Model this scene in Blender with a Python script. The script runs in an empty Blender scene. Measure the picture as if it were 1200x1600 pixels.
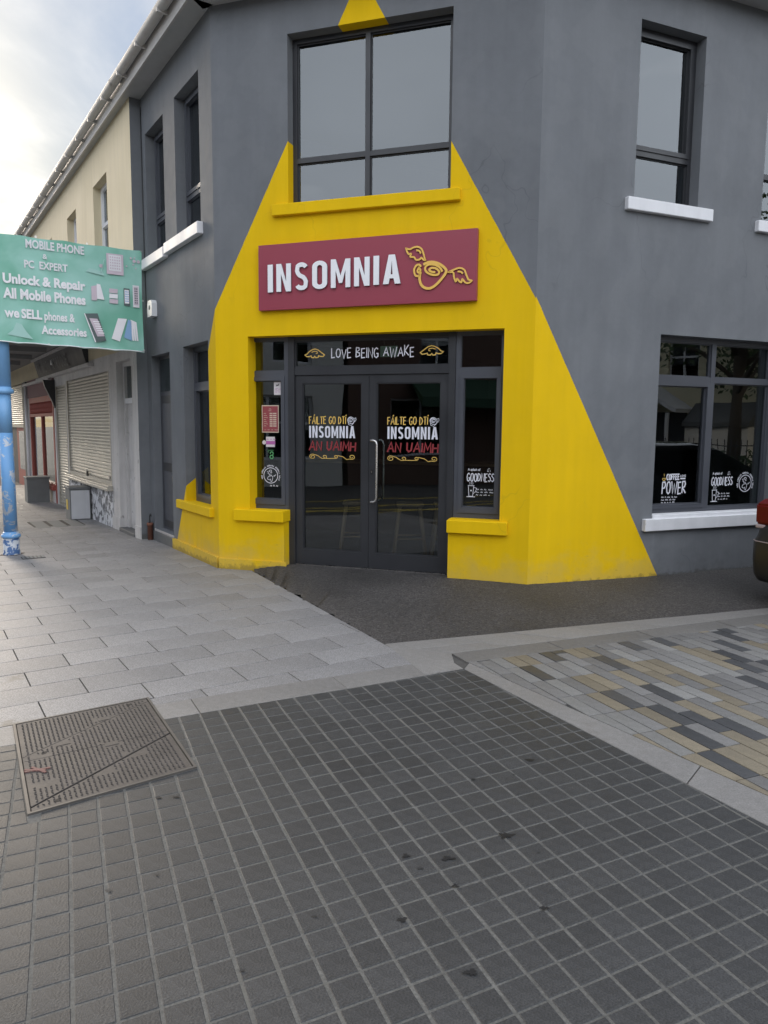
import bpy, bmesh, math, random
from mathutils import Vector, Matrix
random.seed(7)
SC = bpy.context.scene
COL = SC.collection
R_ = math.radians

# ------------------------------------------------------------------ camera
FPX = 1150.0
CAMH = 1.65
def nrm(v): return v / v.length
_D = nrm(Vector((-83.3, 9951.8, FPX)))
_z = Vector((0, 0, 1)); _F = nrm(_z - _D * _z.dot(_D)); _R = _D.cross(_F)
cd = bpy.data.cameras.new('camera'); cam = bpy.data.objects.new('camera', cd); COL.objects.link(cam)
xa = Vector((_R[0], _F[0], -_D[0])); ya = Vector((_R[1], _F[1], -_D[1])); za = Vector((_R[2], _F[2], -_D[2]))
cam.matrix_world = Matrix.Translation((0, 0, CAMH)) @ Matrix(((xa[0], -ya[0], -za[0]), (xa[1], -ya[1], -za[1]), (xa[2], -ya[2], -za[2]))).to_4x4()
cd.sensor_fit = 'VERTICAL'; cd.sensor_height = 24; cd.sensor_width = 18
cd.lens = FPX / 1600 * 24
cd.clip_start = .05; cd.clip_end = 2000
SC.camera = cam
def px(X, Y, Z=0.0):
    w = _R * X + _F * Y - _D * (Z - CAMH)
    if w.z < .1: return None
    return 600 + FPX * w.x / w.z, 800 + FPX * w.y / w.z

# ------------------------------------------------------------------ light
SUN_AZ, SUN_EL = -40.0, 17.0
sv = Vector((math.sin(R_(SUN_AZ)) * math.cos(R_(SUN_EL)), math.cos(R_(SUN_AZ)) * math.cos(R_(SUN_EL)), math.sin(R_(SUN_EL))))
sl = bpy.data.lights.new('sun', 'SUN'); so = bpy.data.objects.new('sun', sl); COL.objects.link(so)
sl.energy = 1.15; sl.angle = R_(18); sl.color = (1.0, .86, .70)
so.rotation_euler = (-sv).to_track_quat('-Z', 'Y').to_euler()
W = bpy.data.worlds.new('World'); SC.world = W; W.use_nodes = True
SC.view_settings.view_transform = 'Standard'; SC.view_settings.look = 'None'; SC.view_settings.gamma = 1
SC.view_settings.use_curve_mapping = False
SC.view_settings.exposure = 1.18

class NT:
    def __init__(s, tree): s.t = tree; s.n = tree.nodes; s.l = tree.links
    def new(s, kind, **kw):
        n = s.n.new(kind)
        for k, v in kw.items(): setattr(n, k, v)
        return n
    def put(s, sock, v):
        if isinstance(v, bpy.types.NodeSocket): s.l.new(v, sock)
        else: sock.default_value = v
    def m(s, op, a, b=None, c=None, clamp=False):
        n = s.new('ShaderNodeMath', operation=op, use_clamp=clamp); s.put(n.inputs[0], a)
        if b is not None: s.put(n.inputs[1], b)
        if c is not None: s.put(n.inputs[2], c)
        return n.outputs[0]
    def mix(s, f, a, b, mode='MIX'):
        n = s.new('ShaderNodeMix', data_type='RGBA', blend_type=mode); s.put(n.inputs[0], f)
        s.put(n.inputs[6], a if not isinstance(a, tuple) else (*a[:3], 1)); s.put(n.inputs[7], b if not isinstance(b, tuple) else (*b[:3], 1))
        return n.outputs[2]
    def noise(s, vec, scale, detail=3, rough=.55, dist=0):
        n = s.new('ShaderNodeTexNoise'); s.put(n.inputs['Vector'], vec); n.inputs['Scale'].default_value = scale
        n.inputs['Detail'].default_value = detail; n.inputs['Roughness'].default_value = rough; n.inputs['Distortion'].default_value = dist
        return n.outputs['Fac']
    def ss(s, x, a, b):
        n = s.new('ShaderNodeMapRange', interpolation_type='SMOOTHSTEP'); s.put(n.inputs[0], x)
        s.put(n.inputs[1], a); s.put(n.inputs[2], b); return n.outputs[0]
    def lin(s, x, a, b, c, d):
        n = s.new('ShaderNodeMapRange'); s.put(n.inputs[0], x)
        for i, v in enumerate((a, b, c, d)): n.inputs[i + 1].default_value = v
        return n.outputs[0]
    def mix_f(s, a, f): return s.m('ADD', s.m('MULTIPLY', a, s.m('SUBTRACT', 1.0, f)), s.m('MULTIPLY', s.m('ADD', s.m('MULTIPLY', s.m('SUBTRACT', a, 1.0), .35), 1.0), f))
    def scale(s, vec, v):
        n = s.new('ShaderNodeVectorMath', operation='MULTIPLY'); s.put(n.inputs[0], vec); n.inputs[1].default_value = v
        return n.outputs[0]

# sky : nishita + broken cloud, brighter and fuller away from the sun
g = NT(W.node_tree); bg = g.n['Background']
sky = g.new('ShaderNodeTexSky', sky_type='NISHITA', sun_disc=False)
sky.sun_elevation = R_(SUN_EL); sky.sun_rotation = R_(SUN_AZ)
sky.air_density = 1.0; sky.dust_density = .9; sky.ozone_density = 1.0
tc = g.new('ShaderNodeTexCoord'); sep = g.new('ShaderNodeSeparateXYZ'); g.l.new(tc.outputs['Generated'], sep.inputs[0])
zz = g.m('ADD', g.m('MAXIMUM', sep.outputs[2], 0.0), .22)
cmb = g.new('ShaderNodeCombineXYZ'); g.put(cmb.inputs[0], g.m('DIVIDE', sep.outputs[0], zz)); g.put(cmb.inputs[1], g.m('DIVIDE', sep.outputs[1], zz))
nz = g.noise(cmb.outputs[0], 1.15, 7, .55, .6)
cm = g.ss(nz, .38, .64)
bw = g.new('ShaderNodeRGBToBW'); g.l.new(sky.outputs[0], bw.inputs[0])
nz2 = g.noise(cmb.outputs[0], 2.6, 5, .5)
dt = g.new('ShaderNodeVectorMath', operation='DOT_PRODUCT'); g.l.new(tc.outputs['Generated'], dt.inputs[0]); dt.inputs[1].default_value = sv
front = g.ss(dt.outputs['Value'], .80, -.1)      # clouds away from the sun are lit from the front, those near it from behind
cb = g.m('MULTIPLY', g.m('ADD', g.m('MULTIPLY', bw.outputs[0], .10), g.m('ADD', 2.75, g.m('MULTIPLY', front, 5.9))), g.mix_f(g.lin(nz2, .3, .7, .85, 1.12), front))
cc = g.new('ShaderNodeCombineColor'); g.put(cc.inputs[0], g.m('MULTIPLY', cb, g.lin(front, 0, 1, 1.0, .95))); g.put(cc.inputs[1], g.m('MULTIPLY', cb, .99)); g.put(cc.inputs[2], g.m('MULTIPLY', cb, g.lin(front, 0, 1, .98, 1.055)))
sc_ = g.new('ShaderNodeVectorMath', operation='SCALE'); g.l.new(sky.outputs[0], sc_.inputs[0]); g.put(sc_.inputs['Scale'], g.m('DIVIDE', 1.0, g.m('ADD', 1.0, g.m('MULTIPLY', bw.outputs[0], .42)))); skc = g.mix(1.0, sc_.outputs[0], (.88, 1.02, 1.20), 'MULTIPLY')
cm = g.m('MAXIMUM', cm, g.m('MULTIPLY', front, .92))
skyc = g.mix(g.m('MULTIPLY', cm, .82), skc, cc.outputs[0])
halo = g.m('POWER', g.m('MAXIMUM', dt.outputs['Value'], 0.0), 42.0)
hc = g.new('ShaderNodeVectorMath', operation='SCALE'); hc.inputs[0].default_value = (1.0, .86, .60); g.put(hc.inputs['Scale'], g.m('MULTIPLY', halo, 5.0))
skyc = g.mix(1.0, skyc, hc.outputs[0], 'ADD')
g.l.new(skyc, bg.inputs['Color']); bg.inputs['Strength'].default_value = .13

# ------------------------------------------------------------------ materials
M = {}
def base(name):
    m = bpy.data.materials.new(name); m.use_nodes = True; M[name] = m
    return m, NT(m.node_tree), m.node_tree.nodes['Principled BSDF']
def pm(name, col, rough=.7, var=.12, vs=3.0, grain=.0, gs=180, bump=.0, bs=60, bd=.004, metal=0.0, spec=.5, streak=0.0, objvar=0.0, worn=None, coat=0, mot=0.0):
    m, g, b = base(name)
    tc = g.new('ShaderNodeTexCoord'); v = tc.outputs['Object']
    f = g.noise(v, vs, 5)
    k = g.lin(f, .25, .75, 1 - var, 1 + var)
    if mot: k = g.m('MULTIPLY', k, g.lin(g.noise(v, 24, 4, .7), .3, .7, 1 - mot, 1 + mot))
    if grain: k = g.m('MULTIPLY', k, g.lin(g.noise(v, gs, 2, .7), .3, .7, 1 - grain, 1 + grain))
    if streak: k = g.m('MULTIPLY', k, g.lin(g.noise(g.scale(v, (9, 9, .5)), 1.0, 4), .3, .7, 1 - streak, 1 + streak))
    if objvar:
        oi = g.new('ShaderNodeObjectInfo'); at = g.new('ShaderNodeAttribute', attribute_name='rnd')
        r = g.m('FRACT', g.m('ADD', oi.outputs['Random'], at.outputs['Fac']))
        k = g.m('MULTIPLY', k, g.lin(r, 0, 1, 1 - objvar, 1 + objvar))
    vmn = g.new('ShaderNodeVectorMath', operation='SCALE'); vmn.inputs[0].default_value = col; g.put(vmn.inputs['Scale'], k)
    c = vmn.outputs[0]
    if worn:   # (colour, scale, lo, hi)
        wf = g.ss(g.noise(v, worn[1], 6, .65, .5), worn[2], worn[3]); c = g.mix(wf, c, worn[0])
    g.l.new(c, b.inputs['Base Color'])
    g.put(b.inputs['Roughness'], g.lin(f, .3, .7, max(.02, rough - .07), min(1, rough + .07)))
    b.inputs['Metallic'].default_value = metal; b.inputs['Specular IOR Level'].default_value = spec
    if coat: b.inputs['Coat Weight'].default_value = coat; b.inputs['Coat Roughness'].default_value = .05
    if bump:
        bn = g.new('ShaderNodeBump'); bn.inputs['Strength'].default_value = bump; bn.inputs['Distance'].default_value = bd
        g.put(bn.inputs['Height'], g.noise(v, bs, 4, .65)); g.l.new(bn.outputs[0], b.inputs['Normal'])
    return m

GREY = (.158, .166, .178); YEL = (.78, .495, .0)
def wallpaint(name, cond):
    m, g, b = base(name)
    tc = g.new('ShaderNodeTexCoord'); v = tc.outputs['Object']; sp = g.new('ShaderNodeSeparateXYZ'); g.l.new(v, sp.inputs[0])
    X, Y, Z = sp.outputs
    msk = cond(g, X, Y, Z)
    big = g.noise(v, 1.1, 5, .6); streak = g.noise(g.scale(v, (7, 7, .45)), 1.0, 5, .6); med = g.noise(v, 9, 5, .6)
    fine = g.noise(v, 90, 3, .6)
    gk = g.m('MULTIPLY', g.lin(big, .3, .7, .90, 1.10), g.lin(streak, .3, .7, .955, 1.045))
    gk = g.m('MULTIPLY', gk, g.lin(med, .3, .7, .955, 1.045))
    gv = g.new('ShaderNodeVectorMath', operation='SCALE'); gv.inputs[0].default_value = GREY; g.put(gv.inputs['Scale'], gk)
    # chalky pale drips on the grey
    chalk = g.m('MULTIPLY', g.ss(streak, .60, .80), g.ss(big, .5, .7))
    gc = g.mix(g.m('MULTIPLY', chalk, .35), gv.outputs[0], (.30, .31, .32))
    spk = g.ss(g.noise(v, 26, 2, .5), .80, .84)
    gc = g.mix(g.m('MULTIPLY', spk, .5), gc, (.5, .5, .5))
    yk = g.m('MULTIPLY', g.lin(big, .3, .7, .95, 1.05), g.lin(streak, .3, .7, .965, 1.035))
    yv = g.new('ShaderNodeVectorMath', operation='SCALE'); yv.inputs[0].default_value = YEL; g.put(yv.inputs['Scale'], yk)
    low = g.ss(g.m('ADD', Z, g.lin(g.noise(v, 3.2, 6, .65), .3, .7, -.18, .22)), .42, .05)
    yc = g.mix(g.m('MULTIPLY', low, .33), yv.outputs[0], (.42, .34, .16))
    spl = g.m('MULTIPLY', g.ss(g.noise(v, 34, 4, .7), .60, .72), g.ss(Z, .32, .02))
    yc = g.mix(g.m('MULTIPLY', spl, .65), yc, (.10, .085, .05))
    scf = g.m('MULTIPLY', g.ss(g.noise(v, 6.5, 6, .75, 1.2), .63, .70), g.ss(Z, 1.1, .2))
    yc = g.mix(g.m('MULTIPLY', scf, .35), yc, (.30, .24, .10))
    lowg = g.m('MULTIPLY', g.ss(g.noise(v, 5, 5, .7), .45, .7), g.ss(Z, .5, .0))
    gc = g.mix(g.m('MULTIPLY', lowg, .4), gc, (.09, .09, .09))
    vo = g.new('ShaderNodeTexVoronoi', feature='DISTANCE_TO_EDGE'); wv = g.new('ShaderNodeVectorMath', operation='ADD'); g.put(wv.inputs[0], g.scale(v, (.9, .9, .55)))
    nv = g.new('ShaderNodeTexNoise'); g.put(nv.inputs['Vector'], v); nv.inputs['Scale'].default_value = 3; g.put(wv.inputs[1], g.scale(nv.outputs['Color'], (.35, .35, .35))); g.put(vo.inputs['Vector'], wv.outputs[0]); vo.inputs['Scale'].default_value = .8
    crk = g.m('MULTIPLY', g.ss(vo.outputs['Distance'], .0035, .0008), g.ss(g.noise(v, .7, 2), .50, .60))
    gc = g.mix(g.m('MULTIPLY', crk, .25), gc, (.05, .05, .055)); yc = g.mix(g.m('MULTIPLY', crk, .18), yc, (.35, .24, .02))
    patch = g.ss(g.noise(v, 2.3, 3, .5), .50, .56); gc = g.mix(g.m('MULTIPLY', patch, .10), gc, (.24, .245, .25))
    grime = g.m('MULTIPLY', g.ss(g.m('ADD', Z, g.lin(g.noise(v, 12, 4, .7), .3, .7, -.03, .05)), .085, .035), .45)
    fin = g.mix(grime, g.mix(msk, gc, yc), (.06, .052, .035)); g.l.new(fin, b.inputs['Base Color'])
    g.put(b.inputs['Roughness'], g.lin(med, .3, .7, .72, .84)); b.inputs['Specular IOR Level'].default_value = .25
    bn = g.new('ShaderNodeBump'); bn.inputs['Strength'].default_value = .28; bn.inputs['Distance'].default_value = .006
    g.put(bn.inputs['Height'], g.m('ADD', g.m('MULTIPLY', med, .8), g.m('MULTIPLY', fine, .5))); g.l.new(bn.outputs[0], b.inputs['Normal'])
def below(g, X, Y, Z, x0, z0, k, ky=0.0):
    e = g.m('SUBTRACT', g.m('ADD', g.m('MULTIPLY', g.m('SUBTRACT', X, x0), k), g.m('ADD', g.m('MULTIPLY', Y, ky), z0)), Z)
    tcw = g.new('ShaderNodeTexCoord'); e = g.m('ADD', e, g.m('MULTIPLY', g.m('SUBTRACT', g.noise(tcw.outputs['Object'], 7, 4, .7), .5), .022))
    return g.ss(e, -.003, .003)
wallpaint('wall_front', lambda g, X, Y, Z: g.m('MULTIPLY', below(g, X, Y, Z, .927, 4.681, 1.87), below(g, X, Y, Z, 2.679, 4.466, -1.78)))
wallpaint('wall_side', lambda g, X, Y, Z: below(g, X, Y, Z, 0, 2.93, -1.70))
wallpaint('wall_street', lambda g, X, Y, Z: below(g, X, Y, Z, 0, 2.95, 1.82, .8))
wallpaint('wall_plain_grey', lambda g, X, Y, Z: g.m('MULTIPLY', Z, 0.0))
wallpaint('wall_plain_yellow', lambda g, X, Y, Z: g.m('ADD', g.m('MULTIPLY', Z, 0.0), 1.0))
pm('cream_render', (.60, .52, .36), .8, .07, 1.5, streak=.05, bump=.15, bs=40)
pm('white_paint', (.70, .70, .72), .55, .06, 4, streak=.04, bump=.12, bs=50, worn=((.35, .34, .33), 14, .68, .74))
pm('white_old', (.56, .54, .53), .7, .10, 3, streak=.10, bump=.15, bs=30, worn=((.28, .27, .26), 9, .60, .72))
pm('peeling', (.66, .66, .68), .8, .08, 3, bump=.3, bs=25, worn=((.16, .16, .17), 7, .50, .54))
pm('fascia_pvc', (.50, .48, .46), .5, .08, 3, streak=.05)
pm('soffit', (.42, .42, .42), .6, .08, 4, streak=.03)
pm('slate', (.09, .095, .10), .6, .2, 3, bump=.3, bs=20)
pm('frame_grey', (.070, .074, .088), .38, .05, 4)
pm('frame_dark', (.030, .031, .035), .38, .06, 4)
pm('rubber', (.012, .012, .012), .6, .05)
pm('steel', (.62, .60, .58), .28, .05, 8, metal=1.0)
pm('sign_red', (.30, .042, .068), .42, .04, 1.2)
pm('sign_red_side', (.20, .04, .06), .5, .04, 1.2)
pm('letter_white', (.86, .86, .88), .4, .02, 3)
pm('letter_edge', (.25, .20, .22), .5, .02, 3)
pm('gold', (.85, .52, .10), .4, .03, 5)
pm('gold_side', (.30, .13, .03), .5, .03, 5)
pm('vinyl_white', (.72, .72, .78), .5, .05, 30)
pm('vinyl_gold', (.75, .50, .12), .5, .05, 30)
pm('vinyl_red', (.27, .03, .035), .5, .08, 30)
pm('vinyl_green', (.10, .34, .14), .5, .05, 30)
pm('paper', (.66, .62, .64), .6, .05, 30)
pm('paper_purple', (.42, .12, .36), .6, .05, 30)
pm('paper_maroon', (.28, .055, .07), .6, .05, 30)
pm('paper_cream', (.60, .50, .40), .6, .05, 30)
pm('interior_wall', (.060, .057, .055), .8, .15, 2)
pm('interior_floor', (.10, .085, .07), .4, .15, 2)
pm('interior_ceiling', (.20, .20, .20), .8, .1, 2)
pm('blind', (.55, .56, .58), .8, .05, 2)
pm('wood', (.34, .22, .12), .5, .15, 8)
pm('dark_wood', (.06, .045, .035), .5, .15, 8)
pm('granite', (.232, .225, .224), .60, .14, 1.3, grain=.42, gs=110, bump=.35, bs=120, bd=.002, objvar=.11, worn=((.14, .125, .10), 2.2, .54, .72), mot=.13)
pm('granite_kerb', (.215, .205, .195), .62, .10, 1.3, grain=.22, gs=130, bump=.35, bs=120, bd=.002, objvar=.06, worn=((.16, .14, .12), 1.8, .58, .80), mot=.13)
pm('kerb_dark', (.145, .138, .13), .65, .14, 1.5, grain=.2, gs=130, bump=.35, bs=120, bd=.002, objvar=.10, worn=((.07, .065, .06), 3, .60, .74), mot=.14)
pm('joint', (.085, .080, .075), .9, .2, 12, grain=.2, gs=90)
pm('sett', (.0415, .0420, .0428), .62, .13, 1.6, grain=.48, gs=150, bump=.55, bs=130, bd=.003, objvar=.15, worn=((.045, .046, .048), 2.2, .58, .78), mot=.20)
pm('sett_joint', (.108, .106, .098), .85, .22, 7, grain=.25, gs=90, bump=.5, bs=120, bd=.003, worn=((.13, .125, .11), 2.0, .52, .7), mot=.2)
pm('paver_grey', (.165, .160, .155), .65, .13, 2, grain=.20, gs=130, bump=.35, bs=110, bd=.002, objvar=.18, worn=((.11, .10, .09), 2.4, .58, .76), mot=.16)
pm('paver_light', (.215, .21, .20), .65, .12, 2, grain=.20, gs=130, bump=.35, bs=110, bd=.002, objvar=.12, worn=((.14, .125, .10), 2.4, .58, .76), mot=.14)
pm('paver_buff', (.200, .170, .122), .65, .13, 2, grain=.20, gs=130, bump=.35, bs=110, bd=.002, objvar=.16, worn=((.14, .11, .07), 2.4, .58, .76), mot=.15)
pm('paver_dark', (.062, .063, .066), .5, .13, 2, grain=.22, gs=130, bump=.35, bs=110, bd=.002, objvar=.15, mot=.2)
pm('asphalt', (.058, .053, .051), .72, .32, 1.1, grain=.75, gs=62, bump=1.0, bs=48, bd=.02, worn=((.095, .09, .083), 30, .66, .76), mot=.35)
pm('far_asphalt', (.05, .05, .05), .8, .15, 1, grain=.3, gs=60)
pm('stain', (.009, .009, .010), .6, .3, 30)
pm('gum', (.025, .026, .028), .6, .1)
pm('iron', (.080, .070, .063), .66, .22, 5, grain=.2, gs=100, metal=.1, bump=.15, bs=80, bd=.002, mot=.15)
pm('iron_edge', (.12, .11, .10), .6, .15, 8, metal=.4)
pm('iron_gap', (.015, .013, .012), .8, .1)
pm('red_spray', (.15, .070, .062), .7, .4, 30)
pm('blue_paint', (.16, .37, .68), .42, .08, 4, bump=.15, bs=30, worn=((.50, .55, .62), 8.5, .53, .56))
pm('blue_paint_clean', (.20, .42, .72), .42, .06, 4, bump=.1, bs=30)
pm('base_paint', (.50, .53, .57), .5, .1, 4, bump=.3, bs=30, worn=((.05, .12, .28), 11, .50, .53))
pm('rust', (.06, .035, .025), .8, .3, 20)
pm('shutter', (.44, .41, .35), .42, .07, 3, streak=.04, metal=.1)
pm('shutter_dark', (.20, .19, .18), .5, .07, 3)
pm('cabinet_white', (.60, .60, .62), .5, .06, 4, streak=.04)
pm('cabinet_grey', (.16, .165, .165), .7, .12, 5, bump=.2)
pm('yellow_label', (.70, .48, .03), .5, .1)
pm('red_wood', (.34, .085, .065), .6, .14, 5, bump=.15)
pm('maroon_wall', (.22, .125, .13), .8, .10, 3)
pm('dark_board', (.045, .047, .052), .6, .1, 3)
pm('faint_letter', (.12, .125, .13), .6, .1, 3)
pm('canopy_under', (.25, .245, .24), .8, .08, 2)
pm('clay', (.20, .085, .055), .8, .2, 20, bump=.3)
pm('cable', (.015, .015, .015), .5)
pm('alarm_plastic', (.72, .72, .74), .4, .03)
pm('step_stone', (.115, .118, .12), .7, .18, 8, grain=.15, bump=.3)
pm('step_edge', (.40, .38, .37), .6, .12, 8, grain=.15)
pm('brass', (.55, .38, .10), .35, .05, metal=.8)
pm('house_cream', (.66, .60, .42), .8, .08, 1)
pm('house_white', (.62, .61, .58), .8, .06, 1)
pm('brick_red', (.10, .055, .04), .8, .2, 6)
pm('bark', (.07, .055, .04), .9, .2, 6)
pm('leaf', (.045, .085, .025), .6, .4, .8)
pm('hedge_leaf', (.05, .095, .03), .6, .4, 1.5)
pm('car_paint', (.010, .011, .013), .22, .05, coat=1)
pm('car_plastic', (.014, .014, .015), .55, .05)
pm('lamp_red', (.12, .004, .005), .40, .05, spec=.25)
pm('lamp_clear', (.42, .34, .34), .3, .05)
pm('tyre', (.012, .012, .012), .8, .1)
pm('alloy', (.4, .4, .42), .3, .05, metal=1)
pm('road_paint', (.55, .42, .08), .7, .15, 6)
pm('green_awning', (.018, .055, .03), .8, .1)
for nme, c in (('banner_white', (.88, .86, .88)), ('banner_dim', (.78, .77, .79)), ('banner_pink', (.62, .52, .58)), ('banner_blue', (.25, .42, .66)), ('banner_dark', (.10, .13, .13)), ('banner_pale', (.38, .62, .56))):
    pm(nme, c, .55, .05, 6)
m, g, b = base('banner_cloth')
tc = g.new('ShaderNodeTexCoord'); v = tc.outputs['Object']
f = g.noise(v, 1.3, 4, .5, .4)
g.l.new(g.mix(g.ss(f, .35, .65), (.16, .44, .32), (.34, .62, .54)), b.inputs['Base Color'])
b.inputs['Roughness'].default_value = .45
def translucent(m, k):
    g = NT(m.node_tree); b = g.n['Principled BSDF']; t = g.new('ShaderNodeBsdfTranslucent'); mx = g.new('ShaderNodeMixShader'); mx.inputs[0].default_value = k
    if b.inputs['Base Color'].is_linked: g.l.new(b.inputs['Base Color'].links[0].from_socket, t.inputs[0])
    else: t.inputs[0].default_value = b.inputs['Base Color'].default_value
    g.l.new(b.outputs[0], mx.inputs[1]); g.l.new(t.outputs[0], mx.inputs[2]); g.l.new(mx.outputs[0], g.n['Material Output'].inputs['Surface'])

def emis(name, c, s):
    m, g, b = base(name); b.inputs['Base Color'].default_value = (*c, 1); b.inputs['Emission Color'].default_value = (*c, 1); b.inputs['Emission Strength'].default_value = s
emis('exit_light', (.26, .40, .32), .07)
def glassm(name, tint=(.86, .9, .9), ior=1.9, rough=.0, wav=.0):
    m = bpy.data.materials.new(name); m.use_nodes = True; M[name] = m; g = NT(m.node_tree)
    g.n.remove(g.n['Principled BSDF'])
    fr = g.new('ShaderNodeFresnel'); fr.inputs['IOR'].default_value = ior
    tr = g.new('ShaderNodeBsdfTransparent'); tr.inputs[0].default_value = (*tint, 1)
    gl = g.new('ShaderNodeBsdfGlossy'); gl.inputs['Roughness'].default_value = rough; gl.inputs['Color'].default_value = (.92, .97, 1, 1)
    if wav:
        tc = g.new('ShaderNodeTexCoord'); bn = g.new('ShaderNodeBump'); bn.inputs['Strength'].default_value = wav; bn.inputs['Distance'].default_value = .02
        g.put(bn.inputs['Height'], g.noise(tc.outputs['Object'], 1.6, 1, .3)); g.l.new(bn.outputs[0], gl.inputs['Normal'])
    mx = g.new('ShaderNodeMixShader'); gm = g.new('ShaderNodeNewGeometry'); g.put(mx.inputs[0], g.m('MULTIPLY', fr.outputs[0], g.m('SUBTRACT', 1.0, gm.outputs['Backfacing']))); g.l.new(tr.outputs[0], mx.inputs[1]); g.l.new(gl.outputs[0], mx.inputs[2])
    g.l.new(mx.outputs[0], g.n['Material Output'].inputs['Surface'])
glassm('glass', tint=(.62, .66, .66), ior=1.85, wav=.10)
glassm('glass_upper', tint=(.5, .55, .6), ior=2.1, wav=.06)
glassm('glass_side', tint=(.6, .64, .64), ior=2.25, wav=.10)
glassm('car_glass', tint=(.15, .15, .16), ior=1.5)

# ------------------------------------------------------------------ object helpers
def setp(o, label=None, cat=None, group=None, kind=None):
    if label: o['label'] = label
    if cat: o['category'] = cat
    if group: o['group'] = group
    if kind: o['kind'] = kind
    return o
def link(name, me, parent=None, mw=None):
    o = bpy.data.objects.new(name, me); COL.objects.link(o)
    if mw is not None: o.matrix_world = mw
    if parent is not None:
        o.parent = parent; o.matrix_parent_inverse = WM[parent].inverted()
    WM[o] = mw.copy() if mw is not None else Matrix.Identity(4)
    return o
class _WM(dict):
    def __getitem__(s, o): return dict.get(s, o.name, Matrix.Identity(4))
    def __setitem__(s, o, v): dict.__setitem__(s, o.name, v)
WM = _WM()
def empty(name, loc=(0, 0, 0), mw=None):
    return link(name, None, None, mw if mw is not None else Matrix.Translation(loc))
class B:
    """bmesh collector with material slots"""
    def __init__(s): s.b = bmesh.new(); s.mats = []
    def mi(s, m):
        if m not in s.mats: s.mats.append(m)
        return s.mats.index(m)
    def face(s, pts, m):
        try: f = s.b.faces.new([s.b.verts.new(p) for p in pts]); f.material_index = s.mi(m); return f
        except ValueError: return None
    def box(s, x0, x1, y0, y1, z0, z1, m, bev=0.0, mat=None):
        vs = [s.b.verts.new((x, y, z)) for x in (x0, x1) for y in (y0, y1) for z in (z0, z1)]
        i = s.mi(m); fs = []
        for q in ((0, 1, 3, 2), (4, 6, 7, 5), (0, 4, 5, 1), (2, 3, 7, 6), (0, 2, 6, 4), (1, 5, 7, 3)):
            f = s.b.faces.new([vs[k] for k in q]); f.material_index = i; fs.append(f)
        if bev:
            es = list({e for f in fs for e in f.edges})
            r = bmesh.ops.bevel(s.b, geom=es, offset=bev, segments=1, affect='EDGES', profile=.5)
            for f in r['faces']: f.material_index = i
            vs = list({v for f in s.b.faces if f.is_valid for v in f.verts}) if mat is not None else vs
        if mat is not None and not bev: bmesh.ops.transform(s.b, matrix=mat, verts=vs)
        return s
    def prism(s, poly, z0, z1, m, axis='z', bot=True):
        """poly in 2D extruded along axis z (xy poly) or y (xz poly)"""
        n = len(poly); i = s.mi(m)
        P = (lambda p, h: (p[0], p[1], h)) if axis == 'z' else ((lambda p, h: (p[0], h, p[1])) if axis == 'y' else (lambda p, h: (h, p[0], p[1])))
        a = [s.b.verts.new(P(p, z0)) for p in poly]; c = [s.b.verts.new(P(p, z1)) for p in poly]
        fs = [s.b.faces.new(c)] + ([s.b.faces.new(a[::-1])] if bot else [])
        for k in range(n): fs.append(s.b.faces.new((a[k], a[(k + 1) % n], c[(k + 1) % n], c[k])))
        for f in fs: f.material_index = i
        return s
    def tube(s, pts, r, m, seg=8, rs=None, cap=True):
        i = s.mi(m); rings = []; pts = [Vector(p) for p in pts]
        for k, p in enumerate(pts):
            t = (pts[min(k + 1, len(pts) - 1)] - pts[max(k - 1, 0)])
            t.normalize(); u = t.orthogonal() if k == 0 else (uu - t * uu.dot(t)); u.normalize(); uu = u
            w = t.cross(u); rr = rs[k] if rs else r
            rings.append([s.b.verts.new(p + (u * math.cos(a) + w * math.sin(a)) * rr) for a in [2 * math.pi * j / seg for j in range(seg)]])
        for a, c in zip(rings, rings[1:]):
            for j in range(seg):
                f = s.b.faces.new((a[j], a[(j + 1) % seg], c[(j + 1) % seg], c[j])); f.material_index = i; f.smooth = True
        if cap:
            for rg in (rings[0][::-1], rings[-1]): f = s.b.faces.new(rg); f.material_index = i
        return s
    def lathe(s, prof, m, seg=20, c=(0, 0)):
        i = s.mi(m); rings = []
        for (r, z) in prof: rings.append([s.b.verts.new((c[0] + r * math.cos(2 * math.pi * j / seg), c[1] + r * math.sin(2 * math.pi * j / seg), z)) for j in range(seg)])
        for a, b2 in zip(rings, rings[1:]):
            for j in range(seg):
                f = s.b.faces.new((a[j], a[(j + 1) % seg], b2[(j + 1) % seg], b2[j])); f.material_index = i; f.smooth = True
        f = s.b.faces.new(rings[-1]); f.material_index = i; f = s.b.faces.new(rings[0][::-1]); f.material_index = i
        return s
    def done(s, name, parent=None, mw=None, recalc=True, smooth=False):
        if recalc: bmesh.ops.recalc_face_normals(s.b, faces=s.b.faces[:])
        me = bpy.data.meshes.new(name); s.b.to_mesh(me); s.b.free()
        for m in s.mats: me.materials.append(M[m])
        if smooth: me.shade_smooth()
        return link(name, me, parent, mw)
def frame(P, deg, flip=False):
    """local X along wall (viewer's right), Y into the wall, Z up"""
    d = Vector((math.sin(R_(deg)), math.cos(R_(deg)), 0))
    if flip: d = -d
    y = Vector((-d.y, d.x, 0))
    return Matrix(((d.x, y.x, 0, P[0]), (d.y, y.y, 0, P[1]), (0, 0, 1, 0), (0, 0, 0, 1)))
A = (-1.917, 8.469)
dF = (math.sin(R_(107.8)), math.cos(R_(107.8))); Bc = (A[0] + dF[0] * 3.555, A[1] + dF[1] * 3.555)
FF = frame(A, 107.8); FR = frame(Bc, 67.2); FL = frame(A, -33.3, True)
nL = Vector((-.83581, -.54902)); dL = Vector((-.54902, .83581))
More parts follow.
